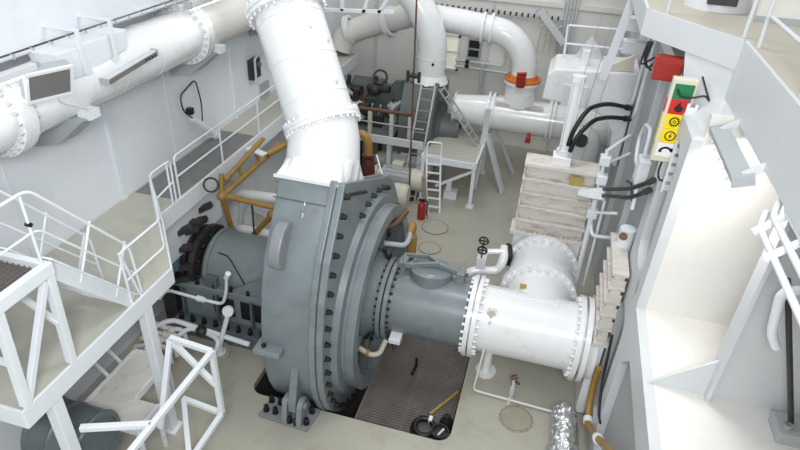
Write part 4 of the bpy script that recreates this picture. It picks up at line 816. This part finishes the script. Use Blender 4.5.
# cable tray on post beside panel
tr = thing('cable_ladder', 'white slotted cable ladder beside the sign panel', 'cable ladder', (1.7,7.6,4.2))
b = MB(); b.bar((1.71,7.5,4.4),(1.71,7.5,5.6),0.03,0.03); b.bar((1.62,7.5,4.4),(1.62,7.5,5.6),0.03,0.03); b.build('side_bars', 'white', tr)
for i in range(9):
    b = MB(); b.box((1.63,7.48,4.44+i*0.13),(1.70,7.51,4.52+i*0.13)); b.build('rung', 'white', tr)
for i in range(3):
    b = MB(); b.tube([(1.15+0.03*i,8.75,5.98),(1.12+0.02*i,8.7,5.8-0.05*i),(1.1+0.1*i,8.6,5.68-0.04*i),(1.3+0.05*i,8.4,5.92),(1.5,8.3,5.9)],0.014,6,fillet=0.08)
    tag(b.build('loose_cable', 'black', None), ('outermost','middle','innermost')[i] + ' black cable loop hanging under the upper platform above the red box', 'cable', 'black cable loops')
# bay lamps
bl = trough_lamp('strip_lamp', 'lit pale strip lamp hanging in the white bay under the platform girder', (1.82,5.45,5.62), (1.82,6.68,5.62), 0.18, 0.1, True, up=(-0.35,0,1))
ld_ = bpy.data.lights.new('strip_lamp_light', 'AREA'); ld_.shape = 'RECTANGLE'; ld_.size = 0.12; ld_.size_y = 1.1; ld_.energy = 20; ld_.color = (1,0.98,0.95)
lo_ = bpy.data.objects.new('strip_lamp_light', ld_); COL.objects.link(lo_); lo_.location = (1.95,6.05,5.5); lo_.rotation_euler = (0, math.radians(-25), 0)
for ch in bl.children:
    if ch.name.startswith('housing'): ch.data.materials[0] = M['panel_grey']
for y in (5.5,6.6):
    b = MB(); b.bar((1.82,y,5.65),(1.97,y-0.02,5.78),0.03,0.08); b.build('mount', 'frame_white', bl)
for i in range(5):
    b = MB(); b.cyl((1.725,5.55+i*0.22,5.58),(1.705,5.55+i*0.22,5.575),0.02,n=8); b.build('clip', 'frame_white', bl)
pr = thing('bay_pipes', 'bundle of white pipes with bright brackets at the right edge', 'pipe', (1.9,4.3,5.3))
for i, (dx, dz) in enumerate(((-0.03,0.0),(0.03,0.12),(0.1,0.2),(0.17,0.24))):
    b = MB(); b.tube([(1.9+dx,-1.5,5.5+dz),(1.9+dx,4.85,5.5+dz),(1.97+dx,5.02,5.56+dz)],0.028,10,fillet=0.08); b.build('pipe', 'white', pr)
for y in (4.8, 4.4):
    b = MB(); b.bar((1.82,y,5.47),(2.12,y,5.78),0.05,0.04); b.build('bracket', 'white', pr)
rs = thing('rod_stand', 'dark rod with a grey foot block and white bent pipe at the right edge', 'stand', (3.0,5.1,3.05))
b = MB(); b.box((2.86,4.92,3.05),(3.2,5.24,3.2)); b.build('foot_block', 'panel_grey', rs, bevel=0.01)
b = MB(); b.cyl((2.95,5.02,3.2),(2.95,5.02,3.25),0.045,n=12); b.build('knob', 'alu', rs)
b = MB(); b.cyl((3.0,5.08,3.2),(2.36,5.1,4.9),0.028,n=8); b.build('rod', 'dark', rs)
b = MB(); b.tube([(2.75,5.05,4.75),(2.5,5.05,4.86),(2.34,5.05,4.78),(2.42,5.05,4.3),(2.52,5.06,4.15)],0.045,12,fillet=0.12); b.build('white_bend', 'white', rs)
# upper platform rails
rail('guard_rail', 'white stanchions and rail on the upper platform at top right',
     [('top_rail', [(1.15,8.6,7.3),(2.02,7.46,7.3),(2.02,-1.9,7.3)]), ('mid_rail', [(2.02,7.0,6.75),(2.02,-1.9,6.75)])],
     [((1.25,8.5,6.4),(1.25,8.5,7.3)), ((1.98,7.6,6.4),(1.98,7.6,7.3)), ((2.05,7.2,6.4),(2.02,7.2,7.3)), ((2.05,5.6,6.4),(2.02,5.6,7.3)), ((2.05,3.6,6.4),(2.02,3.6,7.3)), ((2.05,1.6,6.4),(2.02,1.6,7.3))], r=0.022, mat='frame_white')
b = MB(); b.lathe((1.95,9.3,6.4),(0,0,1),[(0,0),(0,0.42),(0.5,0.36),(0.9,0.3),(0.9,0)],28); o = tag(b.build('white_bollard', 'frame_white', None), 'white rounded housing standing on the upper platform', 'housing')
b = MB(); b.box((1.75,8.84,6.5),(2.1,8.95,6.75)); b.build('dark_recess', 'dark', o)
b = MB(); b.box((2.3,8.6,6.4),(4.5,8.7,7.5)); struct('wall_upper', b, 'warm_white', 'pale wall behind the upper platform')
b = MB(); b.box((2.28,8.55,6.4),(4.5,8.6,6.47)); struct('baseboard_upper', b, 'panel_grey')
# big white bracket further aft on the right wall
bg = thing('wall_girder', 'big white box girder projecting from the right wall', 'girder', (0.8,13.0,3.0))
b = MB(); b.prism([(-0.15,3.62),(-0.12,4.15),(0.0,4.3),(1.7,4.42),(1.7,2.3),(1.5,2.4),(1.42,3.1),(1.2,3.4),(0.9,3.52)], lambda u, v, t: (u, t, v), 12.7, 13.9); b.build('box_arm', 'white_gloss', bg, bevel=0.04)
b = MB(); b.box((0.25,12.66,3.55),(0.75,12.7,4.0)); b.build('stiffener_plate', 'white', bg)
b = MB(); b.prism([(0.35,4.3),(1.0,4.35),(0.65,4.85)], lambda u, v, t: (u, t, v), 13.6, 13.7); b.build('gusset', 'frame_white', bg)
b = MB(); b.box((0.5,13.0,4.3),(0.66,13.2,4.65)); b.build('post', 'white', bg)
b = MB(); b.prism([(1.0,4.38),(1.55,4.42),(1.5,4.75),(1.1,4.5)], lambda u, v, t: (u, t, v), 12.75, 12.85); b.build('hook_plate', 'cream', bg)
rail('guard_rail', 'white guard rail above the projecting wall girder',
     [('top_rail', [(0.12,13.5,5.02),(1.6,13.5,5.06)]), ('mid_rail', [(0.14,13.5,4.64),(1.6,13.5,4.66)])],
     [((0.2,13.4,3.5),(0.1,13.5,5.02))], r=0.022)
b = MB(); b.bar((1.12,11.5,6.3),(0.9,11.6,4.55),0.14,0.12); tag(b.build('white_strut', 'white', None), 'thick white strut in front of the wall girder below the platform', 'strut')
for i in range(2):
    b = MB(); b.box((1.15,12.0,4.95+0.42*i),(1.6,12.3,5.17+0.42*i)); tag(b.build('white_box', 'white_gloss', None), ('lower','upper')[i] + ' white box shelf between the strut and the platform', 'box', 'white boxes by the strut')
for i in range(3):
    x = 0.55+0.22*i; b = MB(); b.cyl((x+0.1,11.9,5.6),(x-0.12,11.9,2.6),0.006,n=5); tag(b.build('wire_rope', 'alu', None), ('left','middle','right')[i] + 'most thin wire hanging in front of the wall girder' if i != 1 else 'middle thin wire hanging in front of the wall girder', 'wire', 'thin hanging wires')
tn = thing('white_tank_end', 'rounded white pipe end under the wall girder behind the hoses', 'pipe', (1.1,14.0,1.6))
b = MB(); b.lathe((0.95,14.4,2.5),(0.02,0,-0.9),[(0,0.05),(0.06,0.25),(0.2,0.4),(0.45,0.46),(2.5,0.46)],30,smooth_prof=True); b.build('dome', 'white_gloss', tn)
b = MB(); b.cyl((0.9,13.95,2.3),(0.92,13.8,2.36),0.16,n=16); b.build('rubber_cap', 'black', tn)

# ================================================================ REAR UNIT
rp = thing('rear_pump', 'dark grey second dredge pump standing in the background', 'pump', (-3.3,15.6,0))
def o2(s):
    return [(15.6+(u-8.1)*s, 1.35+(v-1.2)*s) for u, v in outline(0)]
b = MB(); b.prism(o2(0.52), YZ, -3.8, -2.95); b.build('casing', 'rear_grey', rp, bevel=0.02)
b = MB(); b.box((-3.7,15.0,0),(-3.0,16.2,0.42)); b.build('pedestal', 'rear_grey', rp)
b = MB(); b.prism(o2(0.56), YZ, -2.95, -2.86); b.build('casing_flange', 'rear_grey', rp)
b = MB(); b.box((-3.75,15.1,2.35),(-2.75,15.95,2.7)); b.build('outlet_box', 'rear_grey', rp, bevel=0.02)
b = MB(); b.lathe((-3.2,15.5,2.66),(0,0,1),[(0,0.3),(0,0.52),(0.07,0.52),(0.07,0.3)],30); b.build('outlet_flange', 'brown', rp)
b = MB(); b.lathe((-2.86,15.6,1.4),(1,0,0),[(0,0.6),(0.1,0.45),(0.6,0.36)],32); b.build('suction_cone', 'rear_grey', rp)
b = MB(); b.prism([(-5.6,1.6),(-3.8,1.6),(-3.8,2.6),(-4.2,2.55),(-4.8,1.95),(-5.6,1.9)], lambda u, v, t: (u, t, v), 15.6, 15.75); b.build('side_plate', 'rear_grey', rp)
b = MB(); b.lathe((-5.6,16.2,1.93),(1,0,0),[(0,0),(0,0.42),(0.9,0.42),(0.9,0.3),(1.8,0.3)],24); b.build('drive_housing', 'rear_grey', rp)
re = thing('rear_elbow', 'white curved discharge pipe rising from the rear pump', 'pipe', (-3.2,15.5,2.7))
b = MB(); b.tube([(-3.2,15.5,2.95),(-3.2,15.5,3.55),(-3.24,15.5,3.9),(-3.42,15.5,4.35),(-3.7,15.5,4.75),(-4.15,15.55,5.2),(-4.6,15.6,5.6)],0.385,32,caps=False); b.build('bend', 'white_gloss', re)
b = MB(); b.lathe((-3.2,15.5,2.73),(0,0,1),[(0,0.5),(0.06,0.47),(0.22,0.385)],20,smooth_prof=True); b.build('flare', 'white_gloss', re)
b = MB(); b.cyl((-3.08,15.14,3.3),(-3.08,15.1,3.3),0.035,n=10); b.build('plug', 'bolt', re)
b = MB(); b.torus((-3.2,15.5,3.4),(0,0,1),0.386,0.008,32,6); b.build('weld_seam', 'white_gloss', re)
p2 = thing('rear_cross_pipe', 'white flanged pipe passing behind the curved rear pipe', 'pipe', (-5.4,16.9,3.2))
b = MB(); b.tube([(-6.25,16.75,2.9),(-6.1,16.82,3.35),(-5.5,16.9,3.62),(-4.6,16.75,3.95),(-3.98,16.6,4.18)],0.33,26,fillet=0.3,caps=False); b.build('barrel', 'warm_white', p2)
for p, d in (((-6.0,16.84,3.47),(0.9,0.1,0.28)),((-4.75,16.75,3.86),(0.9,-0.2,0.3))):
    b = MB(); b.lathe(p, d, [(-0.08,0.33),(-0.08,0.42),(0.08,0.42),(0.08,0.33)], 30); b.build('flange', 'white_gloss', p2)
p3 = thing('rear_return_pipe', 'white pipe along the back wall bending down to the orange flange', 'pipe', (-1.6,15.9,3.0))
b = MB(); pts = [(-4.0,16.55,4.2),(-2.6,16.2,4.2),(-1.95,15.9,4.2),(-1.75,15.82,4.2)] + [(-1.75+0.98*math.sin(a), 15.8, 4.2-0.98*(1-math.cos(a))) for a in [PI/2*i/8 for i in range(1,9)]] + [(-0.77,15.75,2.98)]
b.tube(pts, 0.33, 30, caps=False); b.build('barrel', 'white_gloss', p3)
for x in (-2.0,-1.78):
    b = MB(); b.lathe((x,15.83,4.2),(1,0,0),[(0,0.33),(0,0.40),(0.07,0.40),(0.07,0.33)],32); b.build('flange', 'white_gloss', p3)
b = MB(); b.lathe((-0.77,15.75,3.02),(0,0,1),[(0,0.30),(0,0.48),(0.05,0.48),(0.05,0.40),(0.14,0.36),(0.14,0.30)],32); b.build('orange_flange', 'orange', p3)
b = MB(); b.cyl((-0.78,15.25,3.0),(-0.78,15.2,3.3),0.12,n=14); b.cyl((-0.9,15.2,3.32),(-0.66,15.2,3.36),0.04,n=8); b.build('red_valve', 'red', p3)
b = MB(); b.lathe((-0.77,15.72,2.35),(0,0,1),[(0,0.42),(0.6,0.40),(0.6,0.48),(0.66,0.48),(0.66,0.3)],32); b.build('riser', 'white_gloss', p3)
rt = thing('rear_tee_pipe', 'white tee pipe carried on an A-frame trestle in the background', 'pipe', (-0.6,15.7,1.5))
b = MB(); b.lathe((-2.5,15.7,2.02),(1,0,0),[(0,0.42),(0.05,0.44),(0.05,0.36),(1.0,0.46)],36); b.build('cone', 'white_gloss', rt)
b = MB(); b.lathe((-1.5,15.7,2.02),(1,0,0),[(0,0.46),(3.2,0.46)],36); b.build('barrel', 'white_gloss', rt)
for x in (-1.58,-1.46,0.05,0.16):
    b = MB(); b.lathe((x,15.7,2.02),(1,0,0),[(0,0.45),(0,0.55),(0.07,0.55),(0.07,0.45)],36); b.build('flange', 'white_gloss', rt)
b = MB(); b.box((-1.35,15.35,2.36),(-0.1,16.0,2.44)); b.build('saddle_plate', 'dirty_white', rt)
b = MB(); b.cyl((-0.35,15.4,1.72),(-0.35,15.25,1.58),0.05,n=10); b.box((-0.42,15.18,1.5),(-0.28,15.28,1.62)); b.build('red_cock', 'red', rt)
ts = thing('pipe_trestle', 'white A-frame trestle under the rear tee pipe', 'trestle', (-1.3,15.3,0))
for p0, p1 in (((-1.5,15.2,1.75),(-1.6,14.95,0)),((-1.45,15.2,1.6),(-0.78,14.97,0)),((-1.45,16.1,1.7),(-0.64,16.35,0)),((-1.5,15.2,2.3),(-1.5,15.2,1.6)),((-1.5,16.1,1.7),(-1.7,16.35,0))):
    b = MB(); b.bar(p0, p1, 0.16, 0.1); b.build('leg', 'frame_white', ts, bevel=0.01)
b = MB(); b.box((-1.6,14.9,0.9),(-0.9,14.93,0.98)); 
b = MB(); b.bar((-1.5,15.2,1.62),(-1.5,16.1,1.62),0.14,0.1); b.build('cap_beam', 'frame_white', ts)
# rear platform with planks, legs
rpl = thing('rear_platform', 'white framed plank platform with ladder access in the background', 'platform', (-2.2,14.6,0))
for i in range(11):
    y = 13.85+i*0.2; b = MB(); b.box((-2.9,y,1.27),(-1.52,y+0.185,1.3)); b.build('plank', 'walk', rpl)
for p0, p1 in (((-2.92,13.83),(-1.5,13.83)),((-1.5,13.83),(-1.5,16.05)),((-2.92,13.83),(-2.92,16.05))):
    b = MB(); b.bar((*p0,1.22),(*p1,1.22),0.06,0.16); b.build('edge_beam', 'white', rpl)
for x, y in ((-1.53,13.87),(-2.88,13.87),(-1.53,16.0)):
    b = MB(); b.bar((x,y,0),(x,y,1.16),0.09); b.box((x-0.1,y-0.1,0),(x+0.1,y+0.1,0.03)); b.build('leg', 'white', rpl)
b = MB(); b.bar((-1.56,13.9,1.05),(-2.5,13.9,0.45),0.07); b.build('brace', 'white', rpl)
def ladder(name, label, a0, a1, w, n, mat, side, loop=False):
    a0 = Vector(a0); a1 = Vector(a1); side = Vector(side).normalized(); t = thing(name, label, 'ladder', tuple(a0), 'ladders in the background')
    for s in (-1, 1):
        m = MB(); m.bar(a0+side*(s*w/2), a1+side*(s*w/2), 0.045, 0.03); m.build('rail', mat, t)
    for i in range(n):
        k = (i+0.7)/n; c = a0 + (a1-a0)*k; m = MB(); m.bar(c-side*(w/2), c+side*(w/2), 0.06 if loop else 0.03, 0.03); m.build('rung', mat, t)
    if loop:
        m = MB(); m.tube([a1-side*(w/2), a1-side*(w/2)+V(0,0.05,0.28), a1+side*(w/2)+V(0,0.05,0.28), a1+side*(w/2)], 0.025, 8, fillet=0.08); m.build('hoop', mat, t)
    return t
ladder('ladder', 'aluminium ladder leaning against the rear pump below its curved pipe', (-3.15,13.5,0.0), (-3.08,14.75,2.85), 0.36, 11, 'alu', (1,0.05,0))
ladder('ladder', 'white step ladder with a hoop leading up to the plank platform', (-2.4,13.25,0.0), (-2.6,13.75,1.45), 0.36, 7, 'white', (1,0.1,0), True)
ladder('ladder', 'grey sloping ladder between rear pump and plank platform', (-1.62,15.0,1.32), (-2.8,15.05,2.75), 0.28, 8, 'panel_grey', (0.2,1,0.1))
# rear machine deck
rd = thing('machine_deck', 'white edged machine deck with pipe rails under the rear pump drive', 'platform', (-4.4,14.8,0))
b = MB(); b.box((-6.2,14.05,1.42),(-3.86,17.6,1.5)); b.build('deck_plate', 'rear_grey', rd)
b = MB(); b.box((-6.2,13.98,1.38),(-2.95,14.05,1.58)); b.build('edge_beam', 'frame_white', rd)
for x in (-5.9,-4.9,-3.9,-3.05):
    b = MB(); b.box((x-0.06,14.1,0),(x+0.06,14.25,1.42)); b.build('leg', 'frame_white', rd)
b = MB(); b.cyl((-5.6,14.3,2.14),(-3.35,14.3,2.18),0.05,n=10); b.build('brown_rail', 'brown', rd)
b = MB(); b.cyl((-5.6,14.2,1.85),(-3.0,14.2,1.85),0.02,n=8); b.build('mid_rail', 'panel_grey', rd)
for x in (-5.2,-4.5,-3.9,-3.4):
    b = MB(); b.box((x-0.05,14.25,1.5),(x+0.05,14.35,2.12)); b.build('rail_post', 'beige', rd)
for i, (x, y, z, r, mname, l) in enumerate(((-5.15,14.9,1.5,0.36,'beige','pale lumpy insulated unit on the machine deck beside the white pipe'),(-5.6,15.6,1.9,0.25,'dark','dark pump unit on the machine deck behind the pale unit'),(-4.7,15.3,2.2,0.2,'dark','dark valve gear standing on the rear drive housing'))):
    t = thing('deck_machine', l, 'machine', (x,y,z))
    b = MB(); b.ball((x,y,z+r*0.8),r,12,8,(1.1,1,0.9)); b.build('body', mname, t)
    b = MB(); b.cyl((x-0.2,y,z+r),(x+0.45,y-0.1,z+r*1.2),r*0.5,n=12); b.cyl((x,y,z+r),(x+0.05,y,z+r*2.6),r*0.25,n=8); b.build('fittings', 'dark', t)
b = MB(); b.torus((-4.55,15.3,2.72),(0.3,-0.8,0.3),0.18,0.03,18,6); tag(b.build('dark_handwheel', 'dark', None), 'dark handwheel above the rear drive', 'handwheel')
# more gear on the machine deck
gl = thing('valve_block', 'dark valve block with two short levers on the rear machine deck', 'valve', (-4.6,14.8,1.5))
b = MB(); b.box((-4.75,14.7,1.5),(-4.3,15.0,1.85)); b.build('body', 'dark', gl, bevel=0.02)
for x in (-4.65,-4.42):
    b = MB(); b.cyl((x,14.8,1.85),(x+0.08,14.7,2.15),0.025,n=8); b.build('lever', 'panel_grey', gl)
for i, (x, y, l) in enumerate(((-4.1,14.9,'right of the dark valve block'),(-5.0,15.25,'behind the pale unit'),(-5.75,14.7,'at the left end'))):
    b = MB(); b.tube([(x,y,1.5),(x,y,2.0+0.12*i),(x+0.25,y+0.25,2.2+0.12*i),(x+0.5,y+0.5,2.1)],0.05,8,fillet=0.12)
    o = tag(b.build('deck_pipe', ('panel_grey','brown','frame_white')[i], None), ('grey','brown','white')[i] + ' bent pipe on the machine deck ' + l, 'pipe', 'bent pipes on the machine deck')
    b = MB(); b.cyl((x,y,1.75),(x,y,1.82),0.09,n=12); b.build('flange', 'dark', o)
ft = thing('filter_housing', 'pale upright filter housing by the rear drive', 'filter', (-4.15,15.35,1.5))
b = MB(); b.lathe((-4.15,15.3,1.5),(0,0,1),[(0,0),(0,0.14),(0.4,0.14),(0.4,0.18),(0.46,0.18),(0.55,0.1),(0.55,0)],18); b.build('shell', 'panel_grey', ft)
b = MB(); b.cyl((-4.15,15.3,2.05),(-4.15,15.3,2.15),0.04,n=8); b.build('vent_plug', 'dark', ft)
# fill of small pipes under deck
for i in range(7):
    x = -6.0+i*0.3; b = MB(); b.tube([(x,15.3,0.0),(x,15.3,0.9),(x+0.18,15.4,1.1),(x+0.18,15.4,1.42)],0.06,8,fillet=0.15); tag(b.build('deck_riser', 'dark', None), ('leftmost','second from left','third from left','middle','third from right','second from right','rightmost')[i] + ' dark riser pipe in the shadow under the machine deck', 'pipe', 'dark risers under the machine deck')
# auxiliary pump sets
for i, (x0, y, l) in enumerate(((-4.65,14.75,'farthest of the beige auxiliary pump sets under the machine deck'),(-4.65,13.85,'middle beige auxiliary pump set with the box terminal on top'),(-4.85,12.9,'nearest beige auxiliary pump set just behind the grey pump rim'))):
    t = thing('pump_set', l, 'pump set', (x0+0.7,y,0), 'beige auxiliary pump sets')
    zc = 0.55
    b = MB(); b.lathe((x0+0.2,y,zc),(1,0,0),[(0,0),(0,0.16),(0.1,0.22),(0.3,0.22),(0.3,0.25),(0.35,0.25),(0.35,0.16),(0.5,0.16)],24); b.build('pump_end', 'beige', t)
    b = MB(); b.lathe((x0+0.7,y,zc),(1,0,0),[(0,0.1),(0,0.3),(0.06,0.3),(0.06,0.28),(0.75,0.28),(0.75,0.31),(0.82,0.31)],28); b.build('motor_body', 'panel_grey', t)
    b = MB(); b.lathe((x0+1.52,y,zc),(1,0,0),[(0,0.31),(0.28,0.30),(0.33,0.24),(0.33,0)],28); b.build('fan_cowl', 'beige', t)
    b = MB(); b.box((x0+0.95,y-0.12,zc+0.26),(x0+1.25,y+0.12,zc+0.44)); b.build('terminal_box', 'beige', t, bevel=0.01)
    for k in range(8):
        a = -0.3+k*0.4; c, s = math.cos(a), math.sin(a); b = MB(); b.bar((x0+0.78,y-0.285*c,zc+0.285*s),(x0+1.44,y-0.285*c,zc+0.285*s),0.012,0.03,up=(0,-c,s)); b.build('cooling_fin', 'panel_grey', t)
    b = MB(); b.box((x0+0.05,y-0.25,0.02),(x0+1.7,y+0.25,0.26)); b.build('base', 'dark', t)
ta = thing('tan_elbow_pipe', 'ochre pipe elbow with a red valve beside the white discharge pipe', 'pipe', (-3.55,11.5,1.6))
b = MB(); b.tube([(-3.95,11.3,2.75),(-3.68,11.3,2.82),(-3.58,11.3,2.6),(-3.58,11.3,2.3)],0.09,14,fillet=0.15); b.build('elbow', 'tan', ta)
b = MB(); b.lathe((-3.58,11.3,1.7),(0,0,1),[(0,0),(0,0.12),(0.2,0.16),(0.4,0.14),(0.55,0.1),(0.6,0.14),(0.64,0.14),(0.64,0)],16); b.build('red_valve', paint('dark_red_paint', (86, 36, 32), 0.5, 0.2, 5), ta)
b = MB(); b.cyl((-3.58,11.3,0.0),(-3.58,11.3,1.7),0.08,n=12); b.build('stand', 'dark', ta)
b = MB(); b.tube([(-3.3,11.0,2.5),(-2.75,9.9,2.35)],0.018,6); tag(b.build('stay_rod', 'white', None), 'thin white stay rod running down from the discharge pipe base', 'rod')
ex = thing('fire_extinguisher', 'red fire extinguisher on the deck behind the pump rim', 'extinguisher', (-2.62,12.85,0))
b = MB(); b.lathe((-2.62,12.85,0),(0,0,1),[(0,0),(0,0.1),(0.4,0.1),(0.47,0.05),(0.52,0.05),(0.52,0)],18); b.build('cylinder', 'red', ex)
b = MB(); b.bar((-2.7,12.85,0.54),(-2.52,12.8,0.58),0.04,0.05); b.tube([(-2.6,12.83,0.52),(-2.45,12.75,0.6),(-2.46,12.74,0.25)],0.015,6,fillet=0.06); b.build('handle_and_hose', 'black', ex)
b = MB(); b.bar((-2.5,13.0,0.0),(-2.72,13.35,0.95),0.03,0.3); tag(b.build('leaning_plank', 'ply', None), 'worn pale plank leaning beside the fire extinguisher', 'plank')
b = MB(); b.box((-2.3,14.1,0),(-1.95,14.35,0.22)); b.box((-2.25,14.15,0.22),(-2.12,14.3,0.5)); tag(b.build('white_pedestal', 'white', None), 'small white pedestal block under the plank platform', 'block')
# items on back wall
tr2 = thing('wall_cable_tray', 'long cable tray with dark clips high on the back wall', 'cable tray', (-2.0,18.15,4.1))
b = MB(); b.box((-4.2,18.1,4.12),(0.0,18.2,4.16)); b.build('tray', 'frame_white', tr2)
for i in range(24):
    x = -4.1+i*0.17; b = MB(); b.box((x,18.08,4.1),(x+0.05,18.2,4.19)); b.build('clip', 'dark', tr2)
gb2 = thing('wall_breaker_box', 'small dark louvred box on the back wall beside the window', 'box', (-2.45,18.2,2.75))
b = MB(); b.box((-2.66,18.1,2.72),(-2.26,18.3,3.3)); b.build('housing', 'panel_grey', gb2)
b = MB(); b.box((-2.62,18.08,2.78),(-2.3,18.1,2.98)); b.box((-2.62,18.08,3.04),(-2.3,18.1,3.26)); b.build('louvre', 'black', gb2)
for i, (pts, l) in enumerate((([(-3.0,18.15,2.6),(-2.2,18.15,2.6),(-1.5,18.15,2.58),(-1.5,18.15,3.6)],'upper thin pipe loop on the back wall below the dark box'), ([(-3.0,18.12,2.42),(-2.2,18.12,2.42),(-1.3,18.12,2.4),(-1.3,18.12,3.5)],'lower thin pipe loop on the back wall below the dark box'), ([(-2.15,18.1,2.6),(-2.15,18.1,0.2)],'thin upright pipe on the back wall under the dark box'))):
    b = MB(); b.tube(pts, 0.04, 8, fillet=0.15); o = tag(b.build('wall_pipework', 'frame_white', None), l, 'pipe', 'thin pipes on the back wall')
kp = [q for q in bpy.data.objects if q.name.startswith('wall_pipework')][1]
for z in (2.48,2.62):
    b = MB(); b.ball((-2.62,18.05,z),0.07,10,6); b.build('valve_knob', 'black', kp)
tl2 = trough_lamp('strip_lamp', 'white strip lamp tilted on the back wall beside the rear pipe bend', (-0.72,17.6,4.45), (0.12,17.6,3.6), 0.2, 0.08, False, up=(0,-1,0))
for x, z in ((-0.55,4.28),(-0.05,3.77)):
    b = MB(); b.box((x-0.03,17.62,z-0.03),(x+0.03,18.3,z+0.03)); b.build('mount', 'frame_white', tl2)
for i in range(4):
    x = -0.6+i*0.16; b = MB(); b.tube([(x,18.1,3.2),(x,18.1,3.9),(x+0.1,18.1,3.95)],0.03,8,fillet=0.08); tag(b.build('gauge_pipe', 'dirty_white', None), ('leftmost','second from left','second from right','rightmost')[i] + ' thin gauge pipe on the back wall behind the tilted lamp', 'pipe', 'gauge pipes behind the lamp')
for i in range(5):
    x = -0.05+i*0.09; b = MB(); b.cyl((x,18.18,3.0),(x,18.18,6.0),0.028,n=8); tag(b.build('riser_tube', 'frame_white', None), ('leftmost','second from left','middle','second from right','rightmost')[i] + ' thin riser tube beside the tilted lamp on the back wall', 'pipe', 'riser tubes on the back wall')
# hanging hoist wire and gantry at the top
b = MB(); b.cyl((-3.2,13.2,7.2),(-3.05,13.2,0.3),0.022,n=6); o = tag(b.build('hoist_pole', 'brown', None), 'thin brown upright pole in front of the curved rear pipe', 'pole')
b = MB(); b.box((-3.22,13.1,3.55),(-3.0,13.3,3.62)); b.cyl((-3.25,13.15,3.45),(-3.25,13.15,3.7),0.04,n=8); b.cyl((-2.98,13.15,3.45),(-2.98,13.15,3.7),0.04,n=8); b.build('clamp', 'dark', o)
gt = thing('overhead_gantry', 'white overhead gantry rail beside the discharge pipe top', 'gantry', (-4.4,13.0,4.6))
for pts in ([(-5.6,13.0,4.85),(-3.6,13.0,5.0)],[(-5.6,13.0,5.2),(-3.6,13.0,5.4)],[(-4.3,13.0,4.9),(-4.1,13.0,5.6)],[(-3.95,13.0,4.95),(-3.6,13.0,5.5)],[(-4.8,13.0,4.9),(-4.8,13.0,5.5)],[(-5.3,13.0,4.85),(-5.3,13.0,5.5)]):
    b = MB(); b.bar(pts[0], pts[1], 0.07); b.build('beam', 'white', gt)
for i in range(6):
    y = 15.5+0.3*i; x = -6.45; z = 2.2+0.25*(i%3); b = MB(); b.tube([(x,y,z-0.4),(x+0.05,y,z),(x+0.2,y+0.1,z+0.15)],0.06,8,fillet=0.08)
    tag(b.build('wall_fitting', 'dark' if i % 2 else 'panel_grey', None), ('nearest','second nearest','third nearest','third farthest','second farthest','farthest')[i] + (' dark' if i % 2 else ' grey') + ' pipe fitting on the far left wall behind the discharge pipe', 'fitting', 'pipe fittings on the far left wall')

for o in bpy.data.objects:
    if '_b' in o: del o['_b']
